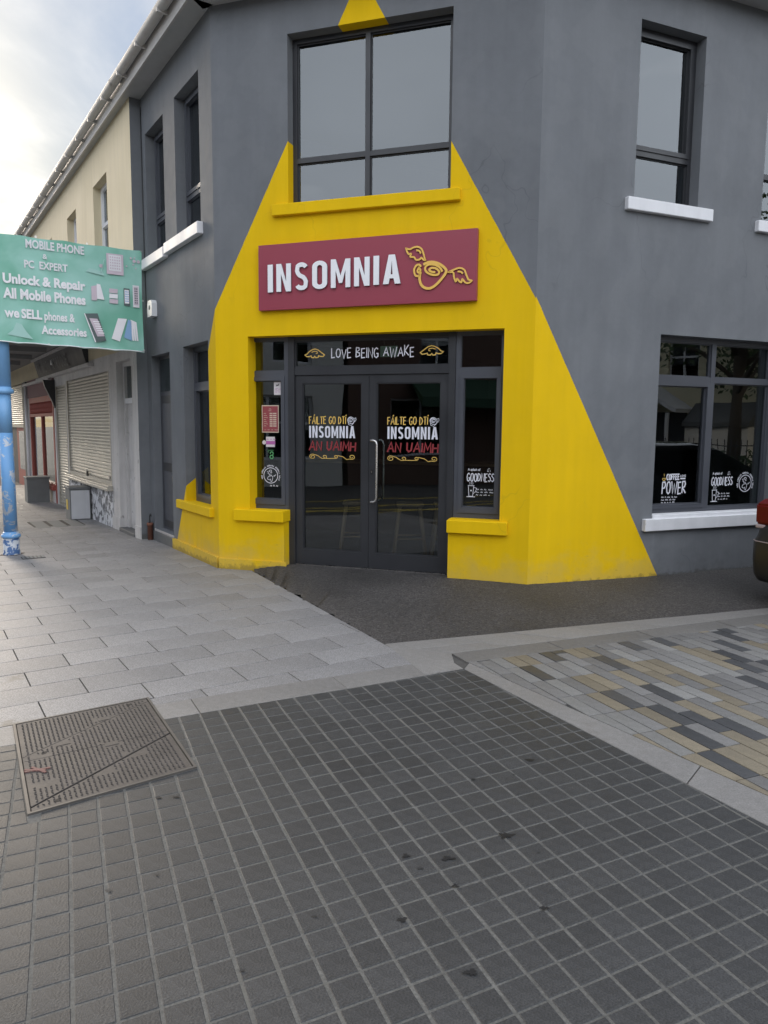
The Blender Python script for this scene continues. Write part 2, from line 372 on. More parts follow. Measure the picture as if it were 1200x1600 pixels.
FC = frame((A[0] + nL.x * .15, A[1] + nL.y * .15), -33.3, True)
def street(s, off, z=0.0):   # position along the side street: metres from the corner, metres off the wall
    return Vector((A[0] + dL.x * s + nL.x * off, A[1] + dL.y * s + nL.y * off, z))
def gz(x, y):
    t = (x - A[0]) * dL.x + (y - A[1]) * dL.y
    return -.016 * min(max(0, t - 1.5), 7.0)

def grid_wall(name, xs, zs, holes, thick, mat, parent, mw):
    xs = sorted(set([round(x, 4) for x in xs] + [round(h[i], 4) for h in holes for i in (0, 1)])); zs = sorted(set([round(z, 4) for z in zs] + [round(h[i], 4) for h in holes for i in (2, 3)]))
    xs = [x for x in xs if xs[0] <= x <= xs[-1]]
    solid = lambda x, z: xs[0] < x < xs[-1] and zs[0] < z < zs[-1] and not any(h[0] < x < h[1] and h[2] < z < h[3] for h in holes)
    b = bmesh.new(); V = {}
    def v(x, y, z):
        k = (x, y, z)
        if k not in V: V[k] = b.verts.new(k)
        return V[k]
    mx = lambda i: (xs[i] + xs[i + 1]) / 2; mz = lambda j: (zs[j] + zs[j + 1]) / 2
    S = {(i, j) for i in range(len(xs) - 1) for j in range(len(zs) - 1) if solid(mx(i), mz(j))}
    for (i, j) in S:
        a, c, e, f = xs[i], xs[i + 1], zs[j], zs[j + 1]
        b.faces.new((v(a, 0, e), v(c, 0, e), v(c, 0, f), v(a, 0, f)))
        b.faces.new((v(a, thick, e), v(a, thick, f), v(c, thick, f), v(c, thick, e)))
        if (i - 1, j) not in S: b.faces.new((v(a, 0, e), v(a, 0, f), v(a, thick, f), v(a, thick, e)))
        if (i + 1, j) not in S: b.faces.new((v(c, 0, e), v(c, thick, e), v(c, thick, f), v(c, 0, f)))
        if (i, j - 1) not in S: b.faces.new((v(a, 0, e), v(a, thick, e), v(c, thick, e), v(c, 0, e)))
        if (i, j + 1) not in S: b.faces.new((v(a, 0, f), v(c, 0, f), v(c, thick, f), v(a, thick, f)))
    me = bpy.data.meshes.new(name); b.to_mesh(me); b.free(); me.materials.append(M[mat])
    return link(name, me, parent, mw)

# ---- flat drawing: ribbons and shapes in a wall's x/z plane
class Draw:
    def __init__(s): s.b = bmesh.new()
    def poly(s, pts):
        try: s.b.faces.new([s.b.verts.new((p[0], 0, p[1])) for p in pts])
        except ValueError: pass
    def rect(s, x0, z0, x1, z1): s.poly([(x0, z0), (x1, z0), (x1, z1), (x0, z1)])
    def rib(s, pts, w, closed=False, taper=False):
        P = [Vector(p) for p in pts]
        Q = [P[0]]
        for p in P[1:]:
            if (p - Q[-1]).length > 1e-5: Q.append(p)
        P = Q; n = len(P)
        if n < 2: return
        L = []; Rr = []
        for i in range(n):
            a = P[i - 1] if (i > 0 or closed) else None; c = P[(i + 1) % n] if (i < n - 1 or closed) else None
            d1 = (P[i] - a).normalized() if a is not None else None; d2 = (c - P[i]).normalized() if c is not None else None
            if d1 is None: d1 = d2
            if d2 is None: d2 = d1
            nn = Vector((-d1.y - d2.y, d1.x + d2.x))
            if nn.length < .2: nn = Vector((-d1.y, d1.x)); k = 1
            else: nn.normalize(); k = min(1.7, 1 / max(.3, nn.dot(Vector((-d1.y, d1.x)))))
            ww = w * (1 if not taper else (.35 + .65 * math.sin(math.pi * (i + .5) / n)))
            L.append(P[i] + nn * ww * .5 * k); Rr.append(P[i] - nn * ww * .5 * k)
        vl = [s.b.verts.new((p.x, 0, p.y)) for p in L]; vr = [s.b.verts.new((p.x, 0, p.y)) for p in Rr]
        for i in range(n if closed else n - 1):
            j = (i + 1) % n
            try: s.b.faces.new((vl[i], vr[i], vr[j], vl[j]))
            except ValueError: pass
    def circ(s, cx, cz, r, n=20, ry=None):
        s.poly([(cx + r * math.cos(2 * math.pi * k / n), cz + (ry or r) * math.sin(2 * math.pi * k / n)) for k in range(n)])
    def ring(s, cx, cz, r, w, n=28, ry=None, a0=0, a1=360, rot=0):
        full = a1 - a0 >= 360; N = n if full else n + 1; q = []
        for k in range(N):
            a = R_(a0 + (a1 - a0) * k / n); x, z = r * math.cos(a), (ry or r) * math.sin(a); c, t = math.cos(R_(rot)), math.sin(R_(rot))
            q.append((cx + x * c - z * t, cz + x * t + z * c))
        s.rib(q, w, full)
    def shape(s, loops):
        es = []
        for lp in loops:
            vs = [s.b.verts.new((p[0], 0, p[1])) for p in lp]
            es += [s.b.edges.new((vs[k], vs[(k + 1) % len(vs)])) for k in range(len(vs))]
        bmesh.ops.triangle_fill(s.b, use_beauty=True, use_dissolve=True, edges=es, normal=(0, -1, 0))
    def done(s, name, mat, parent, mw, y, thick=.0, side=None):
        for f in s.b.faces:
            f.normal_update()
            if f.normal.y > 0: f.normal_flip()
        me = bpy.data.meshes.new(name)
        if thick:
            top = s.b.faces[:]
            r = bmesh.ops.extrude_face_region(s.b, geom=top)
            vs = [e for e in r['geom'] if isinstance(e, bmesh.types.BMVert)]
            bmesh.ops.translate(s.b, vec=(0, -thick, 0), verts=vs)
            new = {e for e in r['geom'] if isinstance(e, bmesh.types.BMFace)}
            for f in s.b.faces: f.material_index = 0 if f in new else 1
            bmesh.ops.recalc_face_normals(s.b, faces=s.b.faces[:])
        bmesh.ops.translate(s.b, vec=(0, y, 0), verts=s.b.verts[:])
        s.b.to_mesh(me); s.b.free(); me.materials.append(M[mat])
        if thick: me.materials.append(M[side or mat])
        return link(name, me, parent, mw)

GL = {  # hand lettering, unit height
 'A': (.62, [[(0, 0), (.33, 1), (.62, 0)], [(.1, .36), (.52, .38)]]), 'B': (.5, [[(0, 0), (0.02, 1)], [(0, 1), (.35, .95), (.40, .75), (.05, .52), (.42, .42), (.46, .15), (0, 0)]]),
 'C': (.5, [[(.48, .85), (.3, 1), (.08, .85), (0, .5), (.1, .12), (.3, 0), (.48, .14)]]), 'D': (.52, [[(0, 0), (0, 1)], [(0, 1), (.35, .85), (.5, .5), (.35, .12), (0, 0)]]),
 'E': (.46, [[(.44, 1), (0, .97), (.02, 0), (.46, .04)], [(0, .52), (.38, .54)]]), 'F': (.44, [[(.44, 1), (0, .97), (.02, 0)], [(0, .52), (.36, .54)]]),
 'G': (.54, [[(.50, .85), (.3, 1), (.08, .85), (0, .5), (.1, .12), (.3, 0), (.5, .14), (.5, .42), (.3, .42)]]), 'H': (.5, [[(0, 0), (0, 1)], [(.5, 0), (.5, 1)], [(0, .5), (.5, .52)]]),
 'I': (.06, [[(.03, 0), (.03, 1)]]), 'K': (.5, [[(0, 0), (0, 1)], [(.48, 1), (.03, .45), (.5, 0)]]), 'L': (.42, [[(0, 1), (.02, 0), (.42, .05)]]),
 'M': (.66, [[(0, 0), (.08, 1), (.34, .3), (.6, 1), (.66, 0)]]), 'N': (.52, [[(0, 0), (0.02, 1), (.5, 0), (.52, 1)]]), 'n': (.52, [[(.0, 0), (.02, 1), (.50, .05), (.52, 1)]]),
 'O': (.54, [[(.27, 1), (.07, .85), (0, .5), (.08, .12), (.27, 0), (.46, .12), (.54, .5), (.46, .87), (.27, 1)]]), 'P': (.48, [[(0, 0), (0.03, 1)], [(0, .97), (.35, .98), (.47, .75), (.33, .5), (.02, .46)]]),
 'R': (.52, [[(0, 0), (0.03, 1)], [(0, .97), (.35, .98), (.45, .75), (.33, .53), (.04, .48), (.52, 0)]]), 'S': (.46, [[(.44, .88), (.25, 1), (.05, .86), (.04, .68), (.4, .42), (.44, .16), (.22, 0), (0, .14)]]),
 'T': (.5, [[(0, .97), (.5, 1)], [(.25, 1), (.26, 0)]]), 'U': (.5, [[(0, 1), (.02, .2), (.2, 0), (.42, .15), (.5, 1)]]), 'V': (.55, [[(0, 1), (.28, 0), (.55, 1)]]),
 'W': (.8, [[(0, 1), (.2, 0), (.4, .8), (.6, 0), (.8, 1)]]), 'Y': (.5, [[(0, 1), (.25, .5), (.5, 1)], [(.25, .5), (.25, 0)]]),
 'á': (.62, [[(0, 0), (.33, 1), (.62, 0)], [(.1, .36), (.52, .38)], [(.33, 1.12), (.48, 1.3)]]), 'í': (.1, [[(.03, 0), (.03, 1)], [(.03, 1.12), (.16, 1.3)]]), ' ': (.28, [])}
def hand(d, txt, x0, z0, w, h, lw, jit=.04, slant=0, seed=1):
    rnd = random.Random(seed); gap = .17
    tot = sum(GL[c][0] + gap for c in txt) - gap; kx = w / tot; x = x0
    for c in txt:
        gw, st = GL[c]; dz = rnd.uniform(-jit, jit) * h; sz = 1 + rnd.uniform(-jit, jit)
        for pl in st: d.rib([(x + (p[0] + slant * p[1]) * kx, z0 + dz + p[1] * h * sz) for p in pl], lw)
        x += (gw + gap) * kx
def arcp(cx, cy, rx, ry, a0, a1, n=6): return [(cx + rx * math.cos(R_(a0 + (a1 - a0) * k / n)), cy + ry * math.sin(R_(a0 + (a1 - a0) * k / n))) for k in range(n + 1)]
def din(d, txt, x0, z0, w, h, t=.155, zoff=0.0):
    """condensed grotesque capitals; t is stroke in heights"""
    Wd = {'I': t, 'N': .47, 'S': .45, 'O': .47, 'M': .60, 'A': .52}; gap = .115
    tot = sum(Wd[c] for c in txt) + gap * (len(txt) - 1); k = w / (tot * h); x = x0; n_ = 0
    tilt = zoff / w
    for c in txt:
        W_ = Wd[c]; Tt = lambda P: [(x + p[0] * h * k, z0 + (x + p[0] * h * k - x0) * tilt + p[1] * h) for p in P]
        if c == 'I': d.shape([Tt([(0, 0), (t, 0), (t, 1), (0, 1)])])
        elif c == 'N': d.shape([Tt([(0, 0), (t * .9, 0), (t * .9, .64), (W_ - t * .95, 0), (W_, 0), (W_, 1), (W_ - t * .9, 1), (W_ - t * .9, .36), (t * .95, 1), (0, 1)])])
        elif c == 'M': d.shape([Tt([(0, 0), (t * .88, 0), (t * .88, .62), (W_ / 2 - .05, .16), (W_ / 2 + .05, .16), (W_ - t * .88, .62), (W_ - t * .88, 0), (W_, 0), (W_, 1), (W_ - t * .9, 1), (W_ / 2, .42), (t * .9, 1), (0, 1)])])
        elif c == 'A': d.shape([Tt([(0, 0), (t, 0), (t + .035, .19), (W_ - t - .035, .19), (W_ - t, 0), (W_, 0), (W_ / 2 + t * .55, 1), (W_ / 2 - t * .55, 1)]), Tt([(t + .065, .33), (W_ / 2, .80), (W_ - t - .065, .33)])])
        elif c == 'O':
            r = W_ / 2; o = arcp(r, 1 - r * .9, r, r * .9, 0, 180, 10) + arcp(r, r * .9, r, r * .9, 180, 360, 10)
            q = r - t * .92; i_ = arcp(r, 1 - t * .9 - q, q, q, 0, 180, 8) + arcp(r, t * .9 + q, q, q, 180, 360, 8)
            d.shape([Tt(o), Tt(i_)])
        elif c == 'S':
            hh = t / 2; r = W_ / 2 - hh; pl = arcp(W_ / 2, 1 - hh - r * .85, r, r * .85, 12, 150, 7) + [(hh, .70), (hh + .03, .61)] + [(W_ / 2 - .06, .535), (W_ / 2 + .06, .465)] + [(W_ - hh - .03, .39), (W_ - hh, .30)] + arcp(W_ / 2, hh + r * .85, r, r * .85, -30, -168, 7)
            P = [(x + p[0] * h * k, z0 + (x + p[0] * h * k - x0) * tilt + p[1] * h) for p in pl]
            d.rib(P, t * h * .93)
        x += (W_ + gap) * h * k
def font_mesh(txt, size, bold=0.0, shear=0.0):
    cu = bpy.data.curves.new('t', 'FONT'); cu.body = txt; cu.size = size; cu.offset = bold; cu.shear = shear; cu.resolution_u = 3
    o = bpy.data.objects.new('t', cu); COL.objects.link(o); dg = bpy.context.evaluated_depsgraph_get(); dg.update()
    me = bpy.data.meshes.new_from_object(o.evaluated_get(dg)); bpy.data.objects.remove(o); bpy.data.curves.remove(cu); return me
def printed(name, txt, x, z, w, h, mat, parent, mw, y, bold=.0):
    """type set in the wall plane inside the box x..x+w, z..z+h"""
    me = font_mesh(txt, 1.0, bold); xs = [v.co.x for v in me.vertices]; ys = [v.co.y for v in me.vertices]
    if not xs: return None
    sx = w / (max(xs) - min(xs)); sy = h / (max(ys) - min(ys)); x0, y0 = min(xs), min(ys)
    for v in me.vertices: v.co = ((v.co.x - x0) * sx + x, y, (v.co.y - y0) * sy + z)
    me.materials.clear(); me.materials.append(M[mat]); me.name = name
    return link(name, me, parent, mw)

def window(parent, mw, x0, x1, z0, z1, y, fw=.055, vert=(), trans=None, sash=(), glass='glass', mat='frame_grey', name='window', bar=.055):
    """frame with mullions/transom; y is the frame's front face. returns the frame object"""
    b = B(); dp = .07
    b.box(x0, x0 + fw, y, y + dp, z0, z1, mat).box(x1 - fw, x1, y, y + dp, z0, z1, mat)
    b.box(x0 + fw, x1 - fw, y, y + dp, z0, z0 + fw, mat).box(x0 + fw, x1 - fw, y, y + dp, z1 - fw, z1, mat)
    cuts = [x0 + fw] ; 
    edges = [(x0 + fw)] 
    cols = []; a = x0 + fw
    for c in vert: cols.append((a, c - bar / 2)); a = c + bar / 2
    cols.append((a, x1 - fw))
    for c in vert: b.box(c - bar / 2, c + bar / 2, y - .004, y + dp, z0 + fw, z1 - fw, mat)
    rows = [(z0 + fw, z1 - fw)] if trans is None else [(z0 + fw, trans - bar / 2), (trans + bar / 2, z1 - fw)]
    if trans is not None:
        for (p, q) in cols: b.box(p, q, y - .002, y + dp, trans - bar / 2, trans + bar / 2, mat)
    panes = []
    for ci, (p, q) in enumerate(cols):
        for ri, (r, t) in enumerate(rows):
            e = 0
            if (ci, ri) in sash:   # opening sash, proud of the frame
                e = .045
                b.box(p, p + e, y - .014, y + .04, r, t, mat).box(q - e, q, y - .014, y + .04, r, t, mat)
                b.box(p + e, q - e, y - .014, y + .04, r, r + e, mat).box(p + e, q - e, y - .014, y + .04, t - e, t, mat)
            panes.append((p + e, q - e, r + e, t - e))
    # glazing beads
    for (p, q, r, t) in panes:
        k = .012
        b.box(p, p + k, y + .022, y + .05, r, t, mat).box(q - k, q, y + .022, y + .05, r, t, mat).box(p + k, q - k, y + .018, y + .05, r, r + k, mat).box(p + k, q - k, y + .022, y + .05, t - k, t, mat)
    o = b.done(name, parent, mw)
    for (p, q, r, t) in panes:
        g_ = B(); g_.box(p + .002, q - .002, y + .034, y + .038, r + .002, t - .002, glass); g_.done('pane', o, mw)
    return o

# ================================================================== GROUND
def dv(a): return Vector((math.sin(R_(a)), math.cos(R_(a))))
def clip(poly, P, d, keep_left=True):
    """keep the part of a polygon on the left (or right) of the line P + t d"""
    n = Vector((-d.y, d.x)) * (1 if keep_left else -1); out = []
    for i, a in enumerate(poly):
        b_ = poly[(i + 1) % len(poly)]; da = (a - P).dot(n); db = (b_ - P).dot(n)
        if da >= 0: out.append(a)
        if (da >= 0) != (db >= 0): out.append(a + (b_ - a) * (da / (da - db)))
    o2 = []
    for p in out:
        if not o2 or (p - o2[-1]).length > 1e-4: o2.append(p)
    if len(o2) > 1 and (o2[0] - o2[-1]).length < 1e-4: o2.pop()
    return o2
def area(p): return .5 * sum(p[i].x * p[(i + 1) % len(p)].y - p[(i + 1) % len(p)].x * p[i].y for i in range(len(p))) if len(p) > 2 else 0
def cen(p): return sum(p, Vector((0, 0))) / len(p)
def inset(poly, e):
    c = poly if area(poly) > 0 else poly[::-1]; r = list(c)
    for i in range(len(c)):
        d = (c[(i + 1) % len(c)] - c[i])
        if d.length < 1e-5: continue
        d = d.normalized(); r = clip(r, c[i] + Vector((-d.y, d.x)) * e, d)
        if len(r) < 3: return None
    return r
def add_piece(b, poly, z, m, rnd=0.5, dep=.03, ins=.0022, off=Vector((0, 0)), tilt=0.0, zf=None):
    if area(poly) < 0: poly = poly[::-1]
    i_ = inset(poly, ins)
    if not i_ or len(i_) != len(poly): i_ = None
    lay = b.b.faces.layers.float.get('rnd') or b.b.faces.layers.float.new('rnd')
    tx, ty = random.uniform(-tilt, tilt), random.uniform(-tilt, tilt); c = cen(poly)
    H = lambda p: z + (zf(p.x, p.y) if zf else 0) + (p.x - c.x) * tx + (p.y - c.y) * ty
    mi = b.mi(m); V = lambda p, h: b.b.verts.new((p.x - off.x, p.y - off.y, h)); fs = []
    n = len(poly); lo = [V(p, H(p) - dep) for p in poly]; mid = [V(p, H(p) - (.0014 if i_ else 0)) for p in poly]
    if i_:
        top = [V(p, H(p)) for p in sorted_match(poly, i_)]
        for k in range(n): fs.append(b.b.faces.new((mid[k], mid[(k + 1) % n], top[(k + 1) % n], top[k])))
        fs.append(b.b.faces.new(top))
    else: fs.append(b.b.faces.new(mid))
    for k in range(n): fs.append(b.b.faces.new((lo[k], lo[(k + 1) % n], mid[(k + 1) % n], mid[k])))
    for f in fs: f.material_index = mi; f[lay] = rnd
def sorted_match(poly, ins):
    k0 = min(range(len(ins)), key=lambda k: (ins[k] - poly[0]).length)
    return [ins[(k0 + k) % len(ins)] for k in range(len(ins))]
def seen(p, mg=0):
    q = px(p.x, p.y)
    return q is not None and -mg < q[0] < 1200 + mg and q[1] < 1600 + mg
def lay_pieces(items, parent, base_name, stuff_label, zf=None, limit=300, tilt=0.0, zr=.0008, ins=.0022):
    """items: (poly, material). the largest in the picture become parts, the rest one stuff part"""
    sc = []
    for it in items:
        c = cen(it[0]); s_ = abs(area(it[0])) / max(.5, c.length) ** 3 if seen(c, 25) else 0
        sc.append(s_)
    order = sorted(range(len(items)), key=lambda k: -sc[k]); single = set(k for k in order[:limit] if sc[k] > 0)
    st = B(); cnt = 0; cache = {}
    for k, (poly, m) in enumerate(items):
        z = random.uniform(-zr, zr)
        if k in single:
            c = cen(poly); key = None
            if zf is None:
                key = (m, tuple(sorted((round((p - c).x, 3), round((p - c).y, 3)) for p in poly)))
            if key and key in cache and len(cache[key]) >= 5:
                me = random.choice(cache[key])
            else:
                b = B(); add_piece(b, poly, 0.0, m, 0, off=c, tilt=tilt, zf=zf, ins=ins)
                bmesh.ops.recalc_face_normals(b.b, faces=b.b.faces[:])
                me = bpy.data.meshes.new(base_name); b.b.to_mesh(me); b.b.free()
                for q in b.mats: me.materials.append(M[q])
                if key: cache.setdefault(key, []).append(me)
            link(base_name, me, parent, Matrix.Translation((c.x, c.y, z)))
        else:
            add_piece(st, poly, z, m, random.random(), tilt=tilt, zf=zf, ins=ins); cnt += 1
    if cnt:
        o = st.done(base_name + '_field', parent, Matrix.Identity(4)); setp(o, kind='stuff')

V2 = lambda x, y: Vector((x, y))
K = V2(.008, 5.483); C0 = V2(.56, 4.912)
dFar = dv(62.9); dRt = dv(151.9)
MH = [V2(-2.037, 3.894), V2(-1.5, 2.949), V2(-.896, 3.401), V2(-1.422, 4.313)]   # counter-clockwise

def sheet(name, poly, z, mat, zf=None, n=1, kind='structure', parent=None):
    b = B(); f = b.face([(p[0], p[1], z) for p in poly], mat)
    if zf:
        bmesh.ops.triangulate(b.b, faces=b.b.faces[:]); 
        for _ in range(n): bmesh.ops.subdivide_edges(b.b, edges=b.b.edges[:], cuts=1, use_grid_fill=True)
        for v in b.b.verts: v.co.z = z + zf(v.co.x, v.co.y)
    o = b.done(name, parent, Matrix.Identity(4) if parent else None, recalc=False); 
    for p in o.data.polygons:
        if p.normal.z < 0: o.data.flip_normals(); break
    return setp(o, kind=kind)
sheet('ground', [(-400, -400), (400, -400), (400, 400), (-400, 400)], -.24, 'far_asphalt')
# granite pavement: bed + slabs
KOFF = 4.3; far1 = C0 - dFar * 4.44; far2 = far1 - dL * 13

bedp = [tuple(C0), tuple(K), tuple(K + dv(-28.2) * 4), (-1.3, 9.6), tuple(street(19, -.3).to_2d()), tuple(street(21, KOFF).to_2d()), tuple(far1)]
pavement = sheet('pavement', bedp, -.016, 'joint', gz, 5)
e1, e2 = dv(57), Vector((-dv(57).y, dv(57).x)); O = V2(-1.82, 4.401); items = []
band_off = .25; nFar = Vector((-dFar.y, dFar.x))
for k in range(-14, 62):
    for j in range(-26, 16):
        u0 = j * .605 + (k % 2) * -.2875; v0 = k * .305; g_ = .0038
        P = [O + e1 * a + e2 * c for a, c in ((u0 + g_, v0 + g_), (u0 + .605 - g_, v0 + g_), (u0 + .605 - g_, v0 + .305 - g_), (u0 + g_, v0 + .305 - g_))]
        c = cen(P); s_ = (c - V2(*A)).dot(dL); o_ = (c - V2(*A)).dot(nL)
        if s_ > 19 or o_ > KOFF + .3 or o_ < -.4 and s_ > 1: continue
        P = clip(P, far1 + dL * 0 + dL.normalized() * 0 , dL, False)
        if len(P) < 3: continue
        P = clip(P, C0 + nFar * band_off, dFar); 
        if len(P) > 2: P = clip(P, K + V2(-.004, 0), dv(-28.2))
        if len(P) > 2 and (cen(P) - cen(MH)).length < 1.0:
            best = None; cm_ = P
            inside = all((Vector((-(MH[(i + 1) % 4] - MH[i]).y, (MH[(i + 1) % 4] - MH[i]).x))).dot(q - MH[i]) > 0 for i in range(4) for q in [cen(P)])
            for i in range(4):
                q = clip(P, MH[i], MH[(i + 1) % 4] - MH[i], False)
                if len(q) > 2 and (best is None or abs(area(q)) > abs(area(best))): best = q
            P = best or []
        if len(P) > 2 and abs(area(P)) > .002: items.append((P, 'granite'))
# long border stones along the edge of the setts
x = -.05
while x < 4.2:
    L_ = .93; P = [C0 - dFar * (x + .002), C0 - dFar * (x + L_ - .003), C0 - dFar * (x + L_ - .003) + nFar * (band_off - .003), C0 - dFar * (x + .002) + nFar * (band_off - .003)]
    if x < 0: P = clip(P, K, dv(-28.2))
    q0 = P; 
    if len(P) > 2 and (cen(P) - cen(MH)).length < 1.3:
        # stones butt against the manhole frame
        for part in (clip(P, MH[2], MH[3] - MH[2], False), clip(P, MH[0], MH[1] - MH[0], False)):
            if len(part) > 2 and abs(area(part)) > .004: items.append((part, 'granite_kerb'))
    elif len(P) > 2: items.append((P, 'granite_kerb'))
    x += L_
lay_pieces(items, pavement, 'slab', '', zf=gz, tilt=.001, ins=.001)

# dark setts
ex, ey = dv(64), dv(156.5); So = V2(1.010, 2.216); PX, PY = .1155, .1130; items = []
sett_base = sheet('sett_paving', [tuple(C0), tuple(far1), tuple(far2), (8, -8), tuple(C0 + dRt * 9)], -.0016, 'sett_joint')
for i in range(-62, 60):
    for j in range(-44, 34):
        o_ = So + ex * (i * PX) + ey * (j * PY)
        if o_.y < -.6 or o_.x < -6 or o_.x > 5.5 or o_.y > 6: continue
        gx, gy = .0058 + random.uniform(-.0012, .0012), .0043 + random.uniform(-.0012, .0010)
        P = [o_ + ex * gx + ey * gy, o_ + ex * gx + ey * (PY - gy), o_ + ex * (PX - gx) + ey * (PY - gy), o_ + ex * (PX - gx) + ey * gy]
        P = [p + V2(random.uniform(-.0008, .0008), random.uniform(-.0008, .0008)) for p in P] if random.random() < .9 else P
        P = clip(P, C0 - nFar * .003, dFar, False)
        if len(P) > 2: P = clip(P, C0 - V2(-dRt.y, dRt.x) * .003, dRt, False)
        if len(P) > 2: P = clip(P, far1, dL, False)
        if len(P) > 2 and (cen(P) - cen(MH)).length < .85:
            best = None
            for q_ in range(4):
                d_ = MH[(q_ + 1) % 4] - MH[q_]; q = clip(P, MH[q_] + Vector((d_.y, -d_.x)).normalized() * .004, d_, False)
                if len(q) > 2 and (best is None or abs(area(q)) > abs(area(best))): best = q
            P = best or []
        if len(P) > 2 and abs(area(P)) > .0006: items.append((P, 'sett'))
lay_pieces(items, sett_base, 'sett', '', tilt=.005, zr=.0004)

# kerb stones right of the setts, strips beside the road, coloured pavers
park = sheet('paved_yard', [tuple(C0 + V2(.0, -.02)), tuple(C0 + dRt * 9), (9, -8), (16, -8), (16, 10), tuple(K + dv(70.8) * 14), tuple(K)], -.014, 'joint')
d2, d3, dQ, dE = dv(67.4), dv(67.1), dv(148.5), dv(70.8)
P2, P3, PQ = V2(.985, 5.461), V2(.941, 5.207), V2(.60, 5.055)
J2 = P2 - d2 * .52; items = []
items.append(([C0 + V2(-.005, .005), J2 + V2(.0, -.22), J2, K + V2(.01, 0), V2(.285, 4.79)], 'granite_kerb'))
def strip(Pa, da, Pb, db, L_, mat, t0=0.0, t1=8.0, g_=.002, mid=None):
    t = t0; n = 0
    while t < t1:
        l_ = L_ * random.uniform(.9, 1.1)
        q = [Pa + da * (t + g_), Pa + da * (t + l_ - g_), Pb + db * (t + l_ - g_), Pb + db * (t + g_)]
        if area(q) < 0: q = q[::-1]
        q = inset(q, .0015) or q
        if mid and random.random() < mid:
            m1, m2 = (Pa + Pb) * .5 + da * t, (Pa + Pb) * .5 + da * (t + 1)
            items.append((clip(q, m1 + V2(.002, .002), m2 - m1), mat)); items.append((clip(q, m1 - V2(.002, .002), m2 - m1, False), mat))
        else: items.append((q, mat))
        t += l_
strip(K, dE, J2, d2, .56, 'granite_kerb', mid=.3)
strip(J2, d2, PQ, d3, .85, 'kerb_dark')
strip(C0, dRt, PQ + V2(.01, -.01), dQ, 1.70, 'granite_kerb', t1=7)
items = [it for it in items if len(it[0]) > 2]
# pavers
pa, pb = dv(157.5), dv(67.5); Po = V2(1.577, 4.252)
zz_ = lambda L_: L_
def gnd(u, v_):
    c = Vector(((u - 600) / FPX, (v_ - 800) / FPX, 1)); r = (c.dot(_R), c.dot(_F), -c.dot(_D)); t = -CAMH / r[2]; return V2(r[0] * t, r[1] * t)
DK = [gnd(800 + a / 3, 900 + c / 3) for a, c in ((180, 385), (225, 362), (155, 462), (445, 385), (575, 335), (425, 548), (725, 550), (730, 648), (905, 672), (1085, 702), (935, 800), (940, 850), (720, 298), (1030, 262), (1050, 285), (1070, 318), (1100, 392), (1115, 430), (1130, 510))]
BF = [gnd(800 + a / 3, 900 + c / 3) for a, c in ((80, 383), (345, 345), (560, 400), (290, 480), (400, 495), (575, 480), (700, 312), (700, 410), (970, 415), (720, 500), (430, 595), (755, 765), (890, 620), (1090, 600), (1110, 760), (960, 380), (940, 272), (1010, 570), (1070, 860), (640, 430), (1180, 330))]
pav = []
for k in range(-16, 46):
    off = random.choice((0, .1, .2)) if k not in (0,) else 0
    for j in range(-16, 22):
        if k in (0, 1): off = (0, .15)[k]
        a0 = j * .30 + off; g_ = .0032
        P = [Po + pa * (a0 + s1) + pb * (k * .104 + s2) for s1, s2 in ((g_, g_), (g_, .104 - g_), (.30 - g_, .104 - g_), (.30 - g_, g_))]
        if cen(P).y < -2 or cen(P).x > 8: continue
        P = clip(P, P3 - d3 * 1 + V2(.003, -.006), d3, False)
        if len(P) > 2: P = clip(P, PQ + V2(.014, -.006), dQ)
        if len(P) > 2 and abs(area(P)) > .0015: pav.append(P)
def nearest(P_, lst):
    out = set()
    for q in lst:
        kk = min(range(len(P_)), key=lambda t: (cen(P_[t]) - q).length); out.add(kk)
    return out
dk = nearest(pav, DK); bf = nearest(pav, BF) - dk
for k, P in enumerate(pav):
    inv = seen(cen(P), 0) and cen(P).y < 6.8; r = random.random()
    if k in dk or (not inv and r < .13): mt = 'paver_dark'
    elif k in bf or (not inv and r > .78): mt = 'paver_buff'
    else: mt = 'paver_grey' if random.random() < .62 else ('paver_light' if random.random() < .8 else 'paver_buff')
    items.append((P, mt))
kerb_n = len(items) - len(pav)
lay_pieces(items[:kerb_n], park, 'kerb_stone', '', tilt=.001)
lay_pieces(items[kerb_n:], park, 'paver', '', tilt=.006)

# asphalt patch that ramps up to the doorway, ragged at the edges, bumpy
b = B(); nx, ny = 220, 26; cols = []
mi = b.mi('asphalt'); r1 = random.Random(3)
bot = [V2(-1.56, 8.36) , V2(-1.441, 8.186)]; e = []
tot1 = (K - bot[1]).length; N1 = 70
for i in range(N1): t = i / N1; e.append(bot[1] + (K - bot[1]) * t + V2(math.cos(R_(28)), math.sin(R_(28))) * ((r1.uniform(-.03, .035) + .05 * math.sin(i * .7) * r1.random() ** 2) * (1.15 - .75 * t)))
for i in range(150): e.append(K + dE * (i / 149 * 9.5) + V2(r1.uniform(-.006, .006), r1.uniform(-.006, .006)))
top1 = [V2(-1.62, 8.9) + (V2(1.3, 8.0) - V2(-1.62, 8.9)) * (i / (N1 + 25)) for i in range(N1 + 26)]
top2 = [V2(1.3, 8.0) + (V2(10.4, 11.7) - V2(1.3, 8.0)) * (i / (len(e) - len(top1) - 1)) for i in range(1, len(e) - len(top1) + 0)]
tp = (top1 + top2 + [V2(10.4, 11.7)])[:len(e)]
def dF_(p):  # distance in front of the shop front / side wall
    n1 = Vector((-dF[1], dF[0])); n1 = n1 if n1.dot(-V2(*A)) > 0 else -n1
    return (p - V2(*A)).dot(n1)
nR = Vector((-dv(67.2).y, dv(67.2).x)); nR = -nR if nR.dot(-V2(*Bc)) < 0 else nR
rows = []
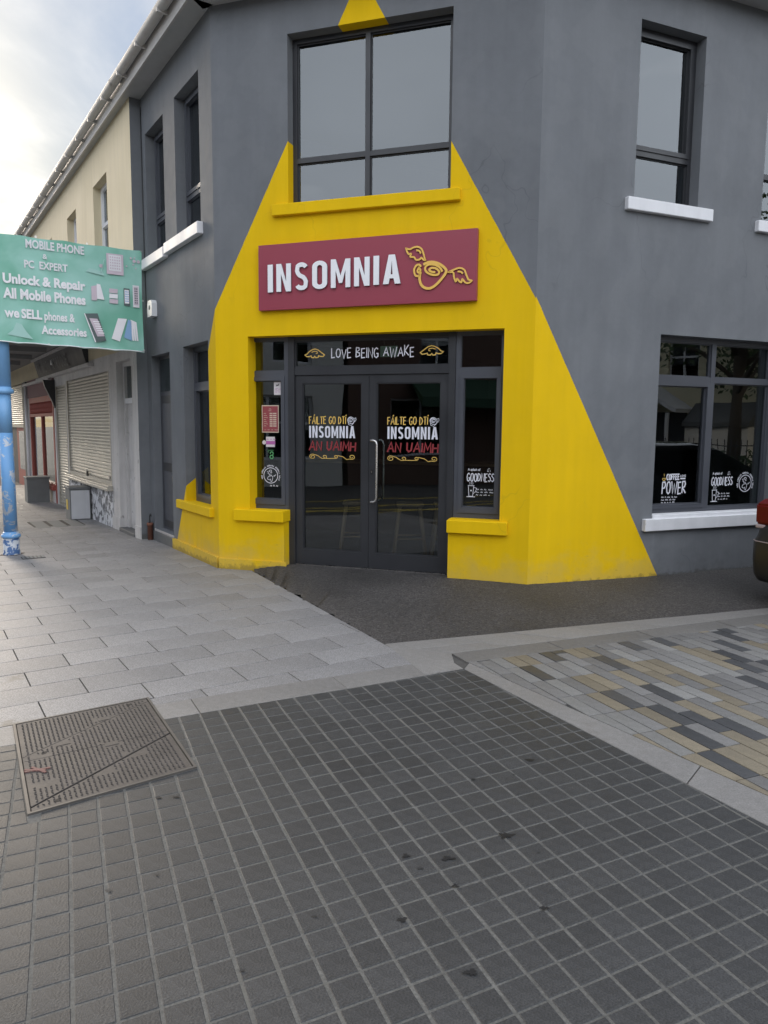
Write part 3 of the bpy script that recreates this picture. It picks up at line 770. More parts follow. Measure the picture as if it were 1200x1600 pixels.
for j in range(ny + 1):
    row = []
    for i in range(len(e)):
        p = e[i].lerp(tp[i], (j / ny) ** 1.0)
        edge = min(1, (j / ny) * (tp[i] - e[i]).length / .5)
        h = .0045 + .07 * max(0, min(1, 1 - (dF_(p) if p.x < 1.6 else (p - V2(*Bc)).dot(nR)) / 1.6)) ** 1.2 * edge
        if p.x > 1.0: h = .0045 + (h - .0045) * max(.45, 1 - (p.x - 1.0) * .3)
        h += edge * r1.uniform(-.0012, .0012)
        if j == 0: h = -.004
        row.append(b.b.verts.new((p.x, p.y, h)))
    rows.append(row)
for a_, c_ in zip(rows, rows[1:]):
    for i in range(len(e) - 1):
        f = b.b.faces.new((a_[i], a_[i + 1], c_[i + 1], c_[i])); f.material_index = mi; f.smooth = True
road = setp(b.done('road', recalc=True), kind='structure')
for p in road.data.polygons:
    if p.normal.z < -.5: road.data.flip_normals()
    break

# stains and trodden gum on the setts
def splat(x, y, r, seed, mat='stain', name='stain', z=.0032, par=None, el=1.6):
    rr = random.Random(seed); b = B(); n = 26; pts = []
    for k in range(n):
        a = 2 * math.pi * k / n; q = r * (1 + rr.uniform(-.42, .42) + .25 * math.sin(3 * a + seed))
        pts.append((x + q * math.cos(a) * el, y + q * math.sin(a)))
    b.face([(p[0], p[1], z) for p in pts], mat); 
    o = b.done(name, par or sett_base, Matrix.Identity(4), recalc=False); return o
for i, (u, v_, r) in enumerate(((791, 1306, .022), (700, 1342, .015), (657, 1357, .009), (711, 1385, .010), (628, 1438, .012), (828, 1188, .014), (740, 1218, .010), (803, 1211, .007), (248, 1247, .011), (275, 1246, .010), (492, 1432, .006), (331, 1406, .006), (245, 1367, .006), (378, 1517, .007), (635, 1338, .012), (842, 1333, .005), (735, 1520, .014), (170, 1392, .008), (708, 1162, .008), (850, 1420, .010))):
    q = gnd(u, v_); splat(q.x, q.y, r * .82, i + 1, 'stain' if r > .0095 else 'gum', 'oil_stain' if r > .0095 else 'gum_spot')

# manhole cover: frame, four plates, chequer tread
mh = empty('manhole_cover', (*cen(MH), 0)); setp(mh, 'large rusty steel access cover with chequer tread between slabs and setts', 'manhole cover')
b = B(); ins_ = inset(MH, .013); ins_ = sorted_match(MH, ins_); I4 = Matrix.Identity(4)
for k in range(4):
    q = [MH[k], MH[(k + 1) % 4], ins_[(k + 1) % 4], ins_[k]]; b.prism([tuple(p) for p in q], -.05, .008, 'iron_edge')
b.done('cover_frame', mh, I4)
b = B(); b.prism([tuple(p) for p in inset(MH, .004)], -.06, -.0004, 'iron_gap'); b.done('pit', mh, I4)
pl0 = inset(MH, .018)
lA = (gnd(33, 1187), gnd(203, 1110)); lB = (gnd(48, 1264), gnd(267, 1146)); lC = (gnd(34, 1193), gnd(267, 1142))
def cut(p, l, left, e=.0):
    d = (l[1] - l[0]).normalized(); n = Vector((-d.y, d.x)); return clip(p, l[0] + n * (e if left else -e), d, left)
plates = [cut(pl0, lA, True, .0022), cut(cut(pl0, lA, False, .0022), lC, True, .0022), cut(cut(cut(pl0, lC, False, .0022), lB, True, .0065), lA, False), cut(pl0, lB, False, .0065)]
for p in plates:
    if len(p) < 3: continue
    b = B(); add_piece(b, p, .0055, 'iron', dep=.0055, ins=.001); b.done('cover_plate', mh, I4)
b = B(); mi_ = b.mi('iron'); du = (MH[3] - MH[0]).normalized(); dw = (MH[1] - MH[0]).normalized()
inn = inset(MH, .038)
def inside(p, poly): return all((Vector((-(poly[(k + 1) % len(poly)] - poly[k]).y, (poly[(k + 1) % len(poly)] - poly[k]).x))).dot(p - poly[k]) > 0 for k in range(len(poly)))
pads = [cen(MH) + du * a + dw * c for a, c in ((.06, .02), (-.16, -.12), (.08, -.34), (-.02, .32), (.14, .20), (-.28, .30), (-.27, -.02))]
for i in range(0, 48):
    for j in range(0, 50):
        p = MH[0] + du * (i * .0225) + dw * (j * .0225)
        if not inside(p, inn) or any(abs((p - q).dot(du)) < .05 and abs((p - q).dot(dw)) < .035 for q in pads): continue
        if any(abs((p - l[0]).cross((l[1] - l[0]).normalized())) < .013 for l in (lB, lA)): continue
        a = (du + dw).normalized() if (i + j) % 2 else (du - dw).normalized(); n = Vector((-a.y, a.x))
        q = [p + a * .0076, p + n * .0026, p - a * .0076, p - n * .0026]
        t = [b.b.verts.new((*(p + (w_ - p) * .55), .0100)) for w_ in q]; l = [b.b.verts.new((*w_, .0053)) for w_ in q]
        for f in [b.b.faces.new(t)] + [b.b.faces.new((l[k], l[(k + 1) % 4], t[(k + 1) % 4], t[k])) for k in range(4)]: f.material_index = mi_
setp(b.done('tread', mh, I4), kind='stuff')
for (u, v_) in ((69, 1178), (91, 1252), (201, 1103)):
    q = gnd(u, v_); b = B(); b.prism([(q.x + .012 * math.cos(k), q.y + .018 * math.sin(k)) for k in [2 * math.pi * t / 10 for t in range(10)]], .004, .0062, 'iron_gap'); b.done('lifting_hole', mh, I4)
for (u, v_) in ((58, 1206),):
    q = gnd(u, v_)
    for k, (ax, ay, bx, by) in enumerate(((-.05, -.02, .05, .03), (-.04, .03, .05, -.02), (-.06, .0, .04, .0))):
        b = B(); d = Vector((bx - ax, by - ay)).normalized(); n = Vector((-d.y, d.x)) * .007
        b.prism([(q.x + ax + n.x, q.y + ay + n.y), (q.x + ax - n.x, q.y + ay - n.y), (q.x + bx - n.x, q.y + by - n.y), (q.x + bx + n.x, q.y + by + n.y)], -.0008, .0104 + k * .0003, 'red_spray'); b.done('spray_mark', mh, I4)
for pd in pads[:3]:
    b = B(); b.prism([tuple(pd + du * sx * .034 + dw * sy * .022) for sx, sy in ((-1, -1), (1, -1), (1, 1), (-1, 1))], -.001, .0075, 'iron'); b.done('maker_plate', mh, I4)

# small iron covers further up the side street
def iron_cover(name, u0, v0, u1, v1, sa, oa, sb, ob, label, bars):
    c = street((sa + sb) / 2, (oa + ob) / 2); gz_ = gz(c.x, c.y); e0 = setp(empty(name, (c.x, c.y, gz_)), label, 'drain cover', None)
    b = B(); q = [street(sa, oa), street(sb, oa), street(sb, ob), street(sa, ob)]
    b.prism([(p.x, p.y) for p in q], gz_ - .03, gz_ + .0045, 'iron_gap'); b.done('cover_frame', e0, I4)
    for k in range(bars):
        t0, t1 = (k + .12) / bars, (k + .88) / bars; o0, o1 = oa + (ob - oa) * t0, oa + (ob - oa) * t1
        b = B(); b.prism([(p.x, p.y) for p in (street(sa + .02, o0), street(sb - .02, o0), street(sb - .02, o1), street(sa + .02, o1))], gz_ + .001, gz_ + .0085, 'cabinet_grey'); b.done('grate_bar', e0, I4)
iron_cover('drain_cover', 0, 0, 0, 0, 1.74, 1.60, 1.93, 1.86, 'small dark slot drain grating in the pale slabs in front of the blue column', 6)
iron_cover('service_cover', 0, 0, 0, 0, 4.95, .45, 6.0, 1.25, 'wide grey service cover in the pavement before the white utility box', 3)

# ================================================================== CORNER BUILDING
cb = setp(empty('corner_building', (*A, 0)), 'two-storey rendered corner shop painted charcoal grey with a big yellow beam over its glass entrance', 'building')
WZ = 6.12
wf = grid_wall('wall', [0, 3.555], [-.2, WZ], [(.91, 2.68, 4.0, 5.71), (.406, 3.255, .70, 2.635), (.83, 2.72, -.3, .70)], .30, 'wall_front', cb, FF)
wr = grid_wall('wall', [0, 11], [-.2, WZ], [(1.144, 2.0, 3.98, 5.70), (2.93, 3.8, 3.95, 5.69), (1.586, 3.42, .70, 2.655), (4.6, 6.4, .70, 2.655), (4.9, 5.8, 3.95, 5.69)], .30, 'wall_side', cb, FR)
wl = grid_wall('wall', [-2.75, 0], [-.2, WZ], [(-1.28, -.40, 3.965, 5.635), (-2.56, -1.74, 3.94, 5.60), (-1.14, -.24, .68, 2.628), (-2.55, -1.70, .16, 2.612)], .30, 'wall_street', cb, FL)
# small plinth at the foot of the yellow corner
b = B()
b.prism([(-1.66, 0), (-1.66, -.035), (.012, -.035), (.0, 0)], -.2, .13, 'wall_plain_yellow'); b.done('plinth', cb, FL)
b = B()
b.prism([(-.0, 0), (.012, -.038), (.86, -.012), (.86, .0)], -.2, .12, 'wall_plain_yellow'); b.done('plinth', cb, FF)
# sills
def sill(mw, x0, x1, z0, z1, mat, out=.055, inn=.13, chip=True):
    b = B(); b.box(x0, x1, -out, inn - .002, z0, z1 + .0045, mat, bev=.006); b.done('sill', cb, mw)
sill(FF, .735, 2.787, 3.885, 3.998, 'wall_plain_yellow')
sill(FF, .222, .846, .575, .700, 'wall_plain_yellow', .055, .15)
sill(FF, 2.712, 3.340, .560, .690, 'wall_plain_yellow', .055, .15)
sill(FR, 1.455, 3.55, .545, .675, 'white_paint'); sill(FR, 1.59, 3.418, .672, .712, 'white_paint', .012)
sill(FR, 1.03, 2.175, 3.86, 3.98, 'white_paint'); sill(FR, 2.845, 3.96, 3.835, 3.95, 'white_paint'); sill(FR, 4.75, 5.95, 3.835, 3.95, 'white_paint'); sill(FR, 4.45, 6.55, .55, .70, 'white_paint')
sill(FL, -1.62, -.337, 3.835, 3.965, 'white_paint', .07); sill(FL, -2.72, -1.66, 3.81, 3.94, 'white_paint', .07)
sill(FL, -1.415, -.155, .575, .68, 'wall_plain_yellow', .05)
# upper windows
wu = window(cb, FF, .91, 2.68, 4.0, 5.71, .13, vert=(1.76,), trans=4.48, glass='glass_upper', mat='frame_dark', bar=.05, fw=.05)
window(cb, FR, 1.144, 2.0, 3.98, 5.70, .13, trans=4.49, sash=((0, 1),), glass='glass_upper', mat='frame_dark', fw=.045)
window(cb, FR, 2.93, 3.8, 3.95, 5.69, .13, trans=4.49, glass='glass_upper', mat='frame_dark')
window(cb, FR, 4.9, 5.8, 3.95, 5.69, .13, trans=4.49, glass='glass_upper', mat='frame_dark')
window(cb, FL, -1.28, -.40, 3.965, 5.635, .13, trans=4.45, sash=((0, 1),), glass='glass_upper', mat='frame_grey', fw=.045)
window(cb, FL, -2.56, -1.74, 3.94, 5.60, .13, trans=4.45, sash=((0, 1),), glass='glass_upper', mat='frame_grey', fw=.045)
window(cb, FL, -1.14, -.24, .68, 2.628, .13, trans=2.15, sash=((0, 0),), mat='frame_grey')
window(cb, FR, 4.6, 6.4, .70, 2.655, .13, vert=(5.5,), trans=2.18, mat='frame_grey')
# big side window with its vinyl lettering
wb = window(cb, FR, 1.586, 3.42, .712, 2.655, .13, vert=(2.49,), trans=2.205, sash=((0, 0),), glass='glass_side', mat='frame_grey', bar=.062, fw=.05)
GY = .13 + .034 - .003
d = Draw(); hand(d, 'POWER', 1.865, .925, .345, .135, .015, .03, .02, 5); d.done('vinyl_lettering', 'vinyl_white', wb, FR, GY)
d = Draw(); hand(d, 'COFFEE', 1.925, 1.085, .185, .062, .013, .0, 0, 5); d.done('vinyl_lettering', 'vinyl_white', wb, FR, GY)
d = Draw(); hand(d, 'LOVE', 2.125, 1.115, .08, .022, .005, .05, 0, 3); hand(d, 'FROM', 2.125, 1.082, .08, .025, .005, .05, 0, 3) if False else d.rect(2.125, 1.088, 2.20, 1.104); d.done('vinyl_lettering', 'vinyl_white', wb, FR, GY)
def scrib(d, x0, x1, z, h, seed, lw=.005):
    rr = random.Random(seed); x = x0
    while x < x1:
        wl_ = rr.uniform(.02, .05); n = int(wl_ / .008); P = [(x + i * .008, z + (h if i % 2 else 0) * rr.uniform(.4, 1)) for i in range(n + 1)]
        d.rib(P, lw); x += wl_ + .014
d = Draw()
for i in range(3): scrib(d, 1.86, 2.09 - .01 * i, .882 - i * .030, .016, 5 + i)
setp(d.done('small_print', 'vinyl_white', wb, FR, GY), kind='stuff')
d = Draw(); d.rib(arcp(1.885, 1.10, .022, .022, 180, 360) , .007); d.rect(1.862, 1.10, 1.908, 1.106); d.rib([(1.885, 1.125), (1.890, 1.14), (1.882, 1.155)], .005); d.done('cup_emblem', 'vinyl_gold', wb, FR, GY)
def goodness(par, mw, x, z, w, gy):
    k = w / .33
    d = Draw(); hand(d, 'GOODnESS', x, z, w, .098 * k, .011 * k, .04, .06, 9); d.done('vinyl_lettering', 'vinyl_white', par, mw, gy)
    printed('vinyl_lettering', 'A splash of', x + .01 * k, z + .118 * k, .155 * k, .040 * k, 'vinyl_white', par, mw, gy, .02)
    d = Draw()
    cx = x + .05 * k; zt = z - .055 * k; h = .13 * k
    d.rib([(cx - .035 * k, zt), (cx + .045 * k, zt)], .008 * k); d.rib([(cx - .030 * k, zt), (cx - .020 * k, zt - h), (cx + .025 * k, zt - h), (cx + .038 * k, zt)], .007 * k)
    d.rib([(cx + .038 * k, zt - .02 * k), (cx + .075 * k, zt - .03 * k), (cx + .06 * k, zt - .07 * k), (cx + .03 * k, zt - .10 * k)], .006 * k); d.rib([(cx - .05 * k, zt - h - .006 * k), (cx + .055 * k, zt - h - .006 * k)], .008 * k)
    d.circ(cx + .004 * k, zt - .06 * k, .010 * k, 8)
    for q in (-.015, .004, .022): d.rib([(cx + q * k, zt + .012 * k), (cx + (q + .006) * k, zt + .030 * k), (cx + q * k, zt + .045 * k)], .004 * k)
    d.done('cup_emblem', 'vinyl_white', par, mw, gy)
    d = Draw()
    for i in range(3): scrib(d, x + .115 * k, x + (.29 - .005 * i) * k, z + (-.105 - i * .033) * k, .017 * k, 11 + i, .0045 * k)
    d.rib(arcp(x + .27 * k, z + .14 * k, .014 * k, .02 * k, 30, 260), .004 * k); d.circ(x + .255 * k, z + .125 * k, .006 * k, 6); d.circ(x + .285 * k, z + .13 * k, .006 * k, 6)
    d.done('small_print', 'vinyl_white', par, mw, gy)
def globe(par, mw, cx, cz, r, gy):
    d = Draw(); d.ring(cx, cz, r, r * .085, 36)
    for P in ([(-.55, .55), (-.35, .42), (-.42, .28), (-.2, .2), (-.25, .05), (.05, .08), (.1, -.05), (-.2, -.1), (-.45, -.25), (-.5, -.5), (-.2, -.62), (-.05, -.5), (0, -.8), (.15, -.85), (.28, -.4), (.3, -.12), (.15, -.08)],
              [(-.35, .62), (-.1, .5), (-.2, .7), (.05, .78), (.15, .6), (-.05, .4), (.2, .42), (.0, .28)], [(.45, .02), (.6, -.05), (.7, .08), (.82, .12)], [(.45, -.15), (.55, -.05)]):
        d.rib([(cx + p[0] * r * .95, cz + p[1] * r * .95) for p in P], r * .06)
    d.done('globe_emblem', 'vinyl_white', par, mw, gy)
    d = Draw(); rr = random.Random(4)
    for a in [t for t in range(-25, 206, 8)]:
        if a % 56 < 8: continue
        a_ = R_(a); t = Vector((-math.sin(a_), math.cos(a_))); o_ = Vector((math.cos(a_), math.sin(a_))); c = Vector((cx, cz)) + o_ * r * 1.27
        hgt = r * .17; k = rr.choice((0, 1, 2)); u = t * -r * .045
        P = ([c - o_ * hgt * .5 - u, c + o_ * hgt * .5 - u, c + o_ * hgt * .5 + u, c - o_ * hgt * .5 + u] if k == 0 else [c - o_ * hgt * .5 - u, c + o_ * hgt * .5, c - o_ * hgt * .5 + u] if k == 1 else [c + o_ * hgt * .5 + u, c + o_ * hgt * .5 - u, c - u, c + u, c - o_ * hgt * .5 + u])
        d.rib([(p.x, p.y) for p in P], r * .05)
    d.done('ring_lettering', 'vinyl_white', par, mw, gy)
goodness(wb, FR, 2.60, 1.005, .325, GY); globe(wb, FR, 3.135, 1.02, .098, GY)

# ---- entrance: frame, fanlights, sidelights, double door
YD = .15
ef = B()
for (x0, x1) in ((.83, .905), (2.665, 2.735)): ef.box(x0, x1, YD - .015, YD + .09, .06, 2.635, 'frame_dark')
ef.box(.905, 2.665, YD, YD + .09, 2.59, 2.635, 'frame_dark').box(.905, 2.665, YD - .006, YD + .09, 2.215, 2.30, 'frame_dark')
ef.box(.905, 2.665, YD + .005, YD + .08, .055, .082, 'steel')
ef = ef.done('entrance_frame', cb, FF)
def glazing(par, mw, x0, x1, z0, z1, y, bead='frame_dark', g_='glass', k=.014, ya=.008, dpth=.06):
    b = B(); b.box(x0, x0 + k, y + ya, y + dpth, z0, z1, bead).box(x1 - k, x1, y + ya, y + dpth, z0, z1, bead).box(x0 + k, x1 - k, y + ya, y + dpth, z0, z0 + k, bead).box(x0 + k, x1 - k, y + ya, y + dpth, z1 - k, z1, bead); b.done('bead', par, mw)
    b = B(); b.box(x0 + .002, x1 - .002, y + .030, y + .034, z0 + .002, z1 - .002, g_); b.done('pane', par, mw)
glazing(ef, FF, .905, 2.665, 2.30, 2.59, YD)
def sidelight(x0, x1, t):
    b = B(); f = .048; m = 'frame_grey'
    b.box(x0, x0 + f, YD, YD + .07, .70, 2.635, m).box(x1 - f, x1, YD, YD + .07, .70, 2.635, m)
    b.box(x0 + f, x1 - f, YD, YD + .07, .70, .755, m).box(x0 + f, x1 - f, YD, YD + .07, 2.60, 2.635, m).box(x0 + f, x1 - f, YD - .002, YD + .07, 2.20, 2.265, m)
    a0, a1, b0, b1 = x0 + f, x1 - f, .755, 2.20; s_ = .042
    b.box(a0, a0 + s_, YD - .014, YD + .05, b0, b1, m, ).box(a1 - s_, a1, YD - .014, YD + .05, b0, b1, m).box(a0 + s_, a1 - s_, YD - .014, YD + .05, b0, b0 + .062, m).box(a0 + s_, a1 - s_, YD - .014, YD + .05, b1 - s_, b1, m)
    o = b.done('sidelight', cb, FF); glazing(o, FF, a0 + s_, a1 - s_, b0 + .062, b1 - s_, YD, 'frame_grey', k=.008); glazing(o, FF, x0 + f, x1 - f, 2.265, 2.60, YD, 'frame_grey', k=.008); return o
slL = sidelight(.300, .828, 0); slR = sidelight(2.737, 3.262, 0)
GYd = YD + .027
doors = []
for k, (x0, x1) in enumerate(((.908, 1.778), (1.782, 2.662))):
    b = B(); f = .082; m = 'frame_dark'; y = YD + .012
    b.box(x0, x0 + f, y, y + .055, .086, 2.212, m).box(x1 - f, x1, y, y + .055, .086, 2.212, m).box(x0 + f, x1 - f, y + .001, y + .055, .086, .255, m).box(x0 + f, x1 - f, y + .001, y + .055, 2.125, 2.212, m)
    o = b.done('door', cb, FF); glazing(o, FF, x0 + f, x1 - f, .255, 2.125, y, k=.012); doors.append(o)
    gy = y + .026
    xa, xb = ((1.062, 1.612), (1.985, 2.548))[k]; w_ = xb - xa; zc = (1.524, 1.522)[k]
    d = Draw(); hand(d, 'FáILTE GO DTí', xa, zc + .155, w_ * .80, .080, .0100, .03, .03, 3 + k); d.done('vinyl_lettering', 'vinyl_gold', o, FF, gy)
    d = Draw(); din(d, 'INSOMNIA', xa, zc, w_, .132, .17); d.done('vinyl_lettering', 'vinyl_white', o, FF, gy)
    d = Draw(); hand(d, 'An UAIMH', xa, zc - .140, w_, .100, .0175, .05, .05, 8); d.done('vinyl_lettering', 'vinyl_red', o, FF, gy)
    d = Draw(); cx, cz = xb - .050, zc + .195
    d.ring(cx, cz, .040, .006, 18, .036, rot=-25)
    for q, rr_ in enumerate((.030, .022, .013)): d.ring(cx - .004 + q * .002, cz + .004, rr_, .0045, 14, rr_ * .8, a0=40 * q, a1=300 + 40 * q, rot=-25)
    d.rib([(cx + .038, cz + .02), (cx + .055, cz + .028), (cx + .060, cz + .008), (cx + .044, cz - .016)], .005)
    d.rib([(cx - .036, cz - .004), (cx - .03, cz - .045), (cx + .002, cz - .056), (cx + .03, cz - .03), (cx + .038, cz)], .005)
    d.done('cup_emblem', 'vinyl_white', o, FF, gy)
    d = Draw(); zs = zc - .212; u = w_ / 5.5
    def spiral(cx, cz, r, a0, turns, sgn=1, n=22): return [(cx + r * (1 - .72 * t / n) * math.cos(R_(a0 + sgn * 360 * turns * t / n)), cz + .72 * r * (1 - .72 * t / n) * math.sin(R_(a0 + sgn * 360 * turns * t / n))) for t in range(n + 1)]
    d.rib(list(reversed(spiral(xa + .040, zs, .040, 90, 1.4, 1))) + [(xa + .10, zs + .014), (xa + .155, zs - .020)] + spiral(xa + .185, zs + .002, .030, 250, 1.2, 1), .0065)
    d.rib([(xa + .205, zs - .018), (xa + w_ * .5, zs - .016)] + spiral(xa + w_ * .58, zs + .004, .028, 250, 1.2, 1), .0065)
    d.rib([(xa + w_ * .62, zs + .018), (xa + w_ * .74, zs + .004), (xa + w_ * .82, zs - .026)] + spiral(xb - .040, zs + .004, .040, 230, 1.35, 1), .0065)
    d.done('scroll_flourish', 'vinyl_gold', o, FF, gy)
# pull handles (one each side of the right leaf's glass) and lock
for yo, xo, rad in ((-.075, 0, .0125), (.135, .012, .010)):
    y0 = YD + .012 + (0 if yo < 0 else .055); y1 = YD + yo; b = B(); x = 1.825 + xo; xh = x + .075
    zt, zb = 1.505, .835
    P = [(x, y0, zt), (x, y1 + .02 * (1 if yo < 0 else -1), zt), (x + .012, y1, zt), (xh - .03, y1, zt - .002), (xh - .010, y1, zt - .014), (xh, y1, zt - .045)]
    P = P + [(p[0], p[1], zb + (zt - p[2])) for p in P[::-1]]
    b.tube(P, rad, 'steel', 10); b.done('handle', doors[1], FF)
b = B(); b.box(1.806, 1.828, YD + .004, YD + .014, 1.135, 1.185, 'rubber').box(1.813, 1.821, YD, YD + .005, 1.150, 1.172, 'steel'); b.done('lock', doors[1], FF)
# fanlight lettering and little wings
gf = YD + .030 - .003
WING = [(0, .34), (.10, .42), (.22, .70), (.38, .92), (.52, 1.0), (.66, .90), (.80, .66), (.92, .44), (1.0, .30), (.93, .12), (.80, .14), (.70, .22), (.68, .04), (.56, .0), (.50, .16), (.45, .0), (.34, .04), (.32, .22), (.22, .14), (.10, .14), (0, .34)]
def wing(d, x, z, w, h, lw, rot=0, flip=False):
    c, s_ = math.cos(R_(rot)), math.sin(R_(rot)); T = lambda p: (x + ((1 - p[0] if flip else p[0]) * w) * c - p[1] * h * s_, z + ((1 - p[0] if flip else p[0]) * w) * s_ + p[1] * h * c)
    d.rib([T(p) for p in WING[:-1]], lw, True); d.rib([T(p) for p in ((.34, .62), (.48, .74), (.62, .68), (.64, .52), (.56, .44))], lw * .8)
d = Draw(); wing(d, 1.018, 2.405, .235, .095, .011); d.done('wing_emblem', 'vinyl_gold', ef, FF, gf)
d = Draw(); wing(d, 2.345, 2.405, .250, .098, .011, flip=True); d.done('wing_emblem', 'vinyl_gold', ef, FF, gf)
d = Draw(); hand(d, 'LOVE BEING AWAKE', 1.335, 2.400, .94, .100, .0115, .10, .02, 12); d.done('vinyl_lettering', 'vinyl_white', ef, FF, gf)
# notices on the left sidelight
gs = YD + .030 - .003
def plate(nm, par, x0, z0, x1, z1, mat, y=gs, mw=FF, t=.0012):
    b = B(); b.box(x0, x1, y - t, y, z0, z1, mat); return b.done(nm, par, mw)
plate('notice', slL, .635, 2.000, .733, 2.146, 'paper'); d = Draw(); d.rib([(.66, 2.115), (.675, 2.105), (.70, 2.125)], .008); d.rib([(.66, 2.098), (.70, 2.11)], .006); d.done('notice_mark', 'frame_dark', slL, FF, gs - .0016)
d = Draw()
for i in range(4): scrib(d, .650, .71, 2.07 - i * .014, .007, i, .003)
setp(d.done('small_print', 'paper_purple', slL, FF, gs - .0016), kind='stuff')
plate('menu_poster', slL, .480, 1.575, .692, 1.885, 'paper_cream'); plate('menu_poster', slL, .490, 1.586, .682, 1.874, 'paper_maroon', gs - .0014)
d = Draw()
for i in range(7):
    z = 1.785 - i * .0235; d.rect(.578, z, .615, z + .013); d.rect(.622, z, .664, z + .013); d.rib([(.503, z + .004), (.52, z + .010), (.535 + .01 * (i % 3), z + .004)], .004)
d.rib([(.57, 1.838), (.585, 1.846), (.60, 1.836)], .004); d.rib([(.565, 1.822), (.60, 1.822)], .004); scrib(d, .51, .66, 1.603, .010, 4, .003); setp(d.done('menu_print', 'paper_cream', slL, FF, gs - .0030), kind='stuff')
plate('sticker', slL, .530, 1.412, .640, 1.528, 'paper'); plate('sticker_band', slL, .530, 1.440, .645, 1.480, 'paper_purple', gs - .0014)
d = Draw(); scrib(d, .540, .625, 1.495, .018, 8, .004); setp(d.done('small_print', 'paper_purple', slL, FF, gs - .0030), kind='stuff')
d = Draw(); d.circ(.506, 1.463, .024, 18); d.done('sticker', 'paper', slL, FF, gs - .001)
d = Draw(); d.ring(.598, 1.298, .020, .012, 16); d.ring(.600, 1.338, .018, .012, 14, a0=-60, a1=200); d.rect(.548, 1.372, .622, 1.377); d.rect(.548, 1.352, .566, 1.358); d.done('sticker', 'vinyl_green', slL, FF, gs - .001)
globe(slL, FF, .585, 1.085, .088, gs); d = Draw(); scrib(d, .575, .68, .960, .02, 3, .006); setp(d.done('small_print', 'vinyl_white', slL, FF, gs), kind='stuff')
goodness(slR, FF, 2.872, 1.090, .285, gs)

# ---- fascia sign above the door
fs = setp(empty('fascia_sign', mw=FF @ Matrix.Translation((.58, 0, 2.9))), 'long maroon board with raised white INSOMNIA letters and gold winged cup, fixed above the entrance', 'sign')
SY = -.060
b = B(); b.prism([(.577, 2.900), (2.977, 2.908), (2.977, 3.600), (.580, 3.585)], SY, -.003, 'sign_red', 'y'); b.done('sign_board', fs, FF)
def letter_run():
    txt = 'INSOMNIA'; h = .290; w = 1.495; t = .168; Wd = {'I': t, 'N': .47, 'S': .45, 'O': .47, 'M': .60, 'A': .52}; gap = .115
    k = w / ((sum(Wd[c] for c in txt) + gap * 7) * h); x = .700
    for i, c in enumerate(txt):
        d = Draw(); din(d, c, x, 3.083 + (x - .70) * .017, Wd[c] * h * k, h, t); d.done('letter', 'letter_white', fs, FF, SY - .001, .022, 'letter_edge'); x += (Wd[c] + gap) * h * k
letter_run()
def bez(pts, n=5):
    """Catmull-Rom through the points"""
    P = [pts[0]] + list(pts) + [pts[-1]]; out = []
    for i in range(1, len(P) - 2):
        for t in range(n):
            u = t / n; q = []
            for k in (0, 1): a, b_, c, d_ = P[i - 1][k], P[i][k], P[i + 1][k], P[i + 2][k]; q.append(.5 * ((2 * b_) + (-a + c) * u + (2 * a - 5 * b_ + 4 * c - d_) * u * u + (-a + 3 * b_ - 3 * c + d_) * u ** 3))
            out.append(tuple(q))
    return out + [pts[-1]]
# emblem traced in units of the board (from a 1200x943 enlargement of the sign: 8.57 px per image px)
ex_, ez_ = lambda u: 2.155 + (u - 60) * .000895, lambda u, v_: 3.545 - (v_ - 60) * .000872 - (u - 60) * (-.00002)
E_ = lambda pts: [(ex_(p[0]), ez_(p[0], p[1])) for p in pts]
def goldline(name, lines, w=.021):
    d = Draw(); w *= 1.22
    for pts, closed in lines: d.rib(E_(bez(pts) if not closed else bez(list(pts) + [pts[0]])[:-1]), w, closed)
    d.done(name, 'gold', fs, FF, SY - .001, .016, 'gold_side')
goldline('cup_handle', [([(345, 395), (318, 368), (285, 380), (262, 425), (275, 480), (305, 498), (335, 478), (340, 450)], False), ([(318, 405), (336, 432), (322, 460), (302, 440)], True)], .016)
goldline('cup_bowl', [([(370, 372), (430, 352), (500, 358), (570, 390), (625, 440), (632, 480), (590, 540), (520, 610), (450, 645), (385, 632), (345, 590), (328, 530), (332, 478)], False)])
goldline('cup_swirl', [([(590, 470), (560, 420), (500, 385), (430, 378), (392, 410), (405, 455), (460, 490), (530, 500), (555, 470), (520, 430), (465, 418), (440, 440), (470, 462), (510, 468)], False)], .017)
goldline('wing_left', [([(165, 175), (210, 188), (250, 172), (300, 168), (345, 195), (370, 250), (385, 310), (392, 325), (370, 318), (345, 295), (325, 312), (285, 312), (262, 282), (240, 278), (215, 270), (225, 240), (195, 240), (175, 205)], True), ([(285, 205), (320, 215), (338, 245)], False)], .014)
goldline('wing_right', [([(660, 480), (715, 490), (725, 540), (745, 590), (760, 562), (785, 590), (810, 604), (820, 570), (850, 606), (885, 618), (925, 596), (890, 580), (865, 530), (840, 470), (790, 444), (740, 452), (700, 466)], True), ([(765, 482), (800, 488), (825, 510)], False)], .014)

# ---- street door, step, threshold
b = B(); b.box(-2.55, -1.70, .115, .17, .16, 2.612, 'frame_grey'); b.box(-2.47, -1.78, .105, .12, .20, 2.06, 'frame_dark').box(-2.47, -1.78, .10, .112, 2.12, 2.56, 'glass'); 
dr = b.done('door', cb, FL)
for z0, z1 in ((.30, 1.0), (1.12, 1.95)):
    b = B(); b.box(-2.40, -1.85, .098, .106, z0, z1, 'frame_grey', bev=.004); b.done('door_panel', dr, FL)
b = B(); b.box(-1.90, -1.86, .06, .10, .86, .96, 'brass', bev=.004); b.done('letter_plate', dr, FL)
b = B(); b.box(-2.60, -1.655, -.02, .14, -.2, .125, 'step_stone', bev=.006); b.box(-2.57, -1.68, -.012, .13, .126, .158, 'step_edge', bev=.005); b.done('step', cb, FL)

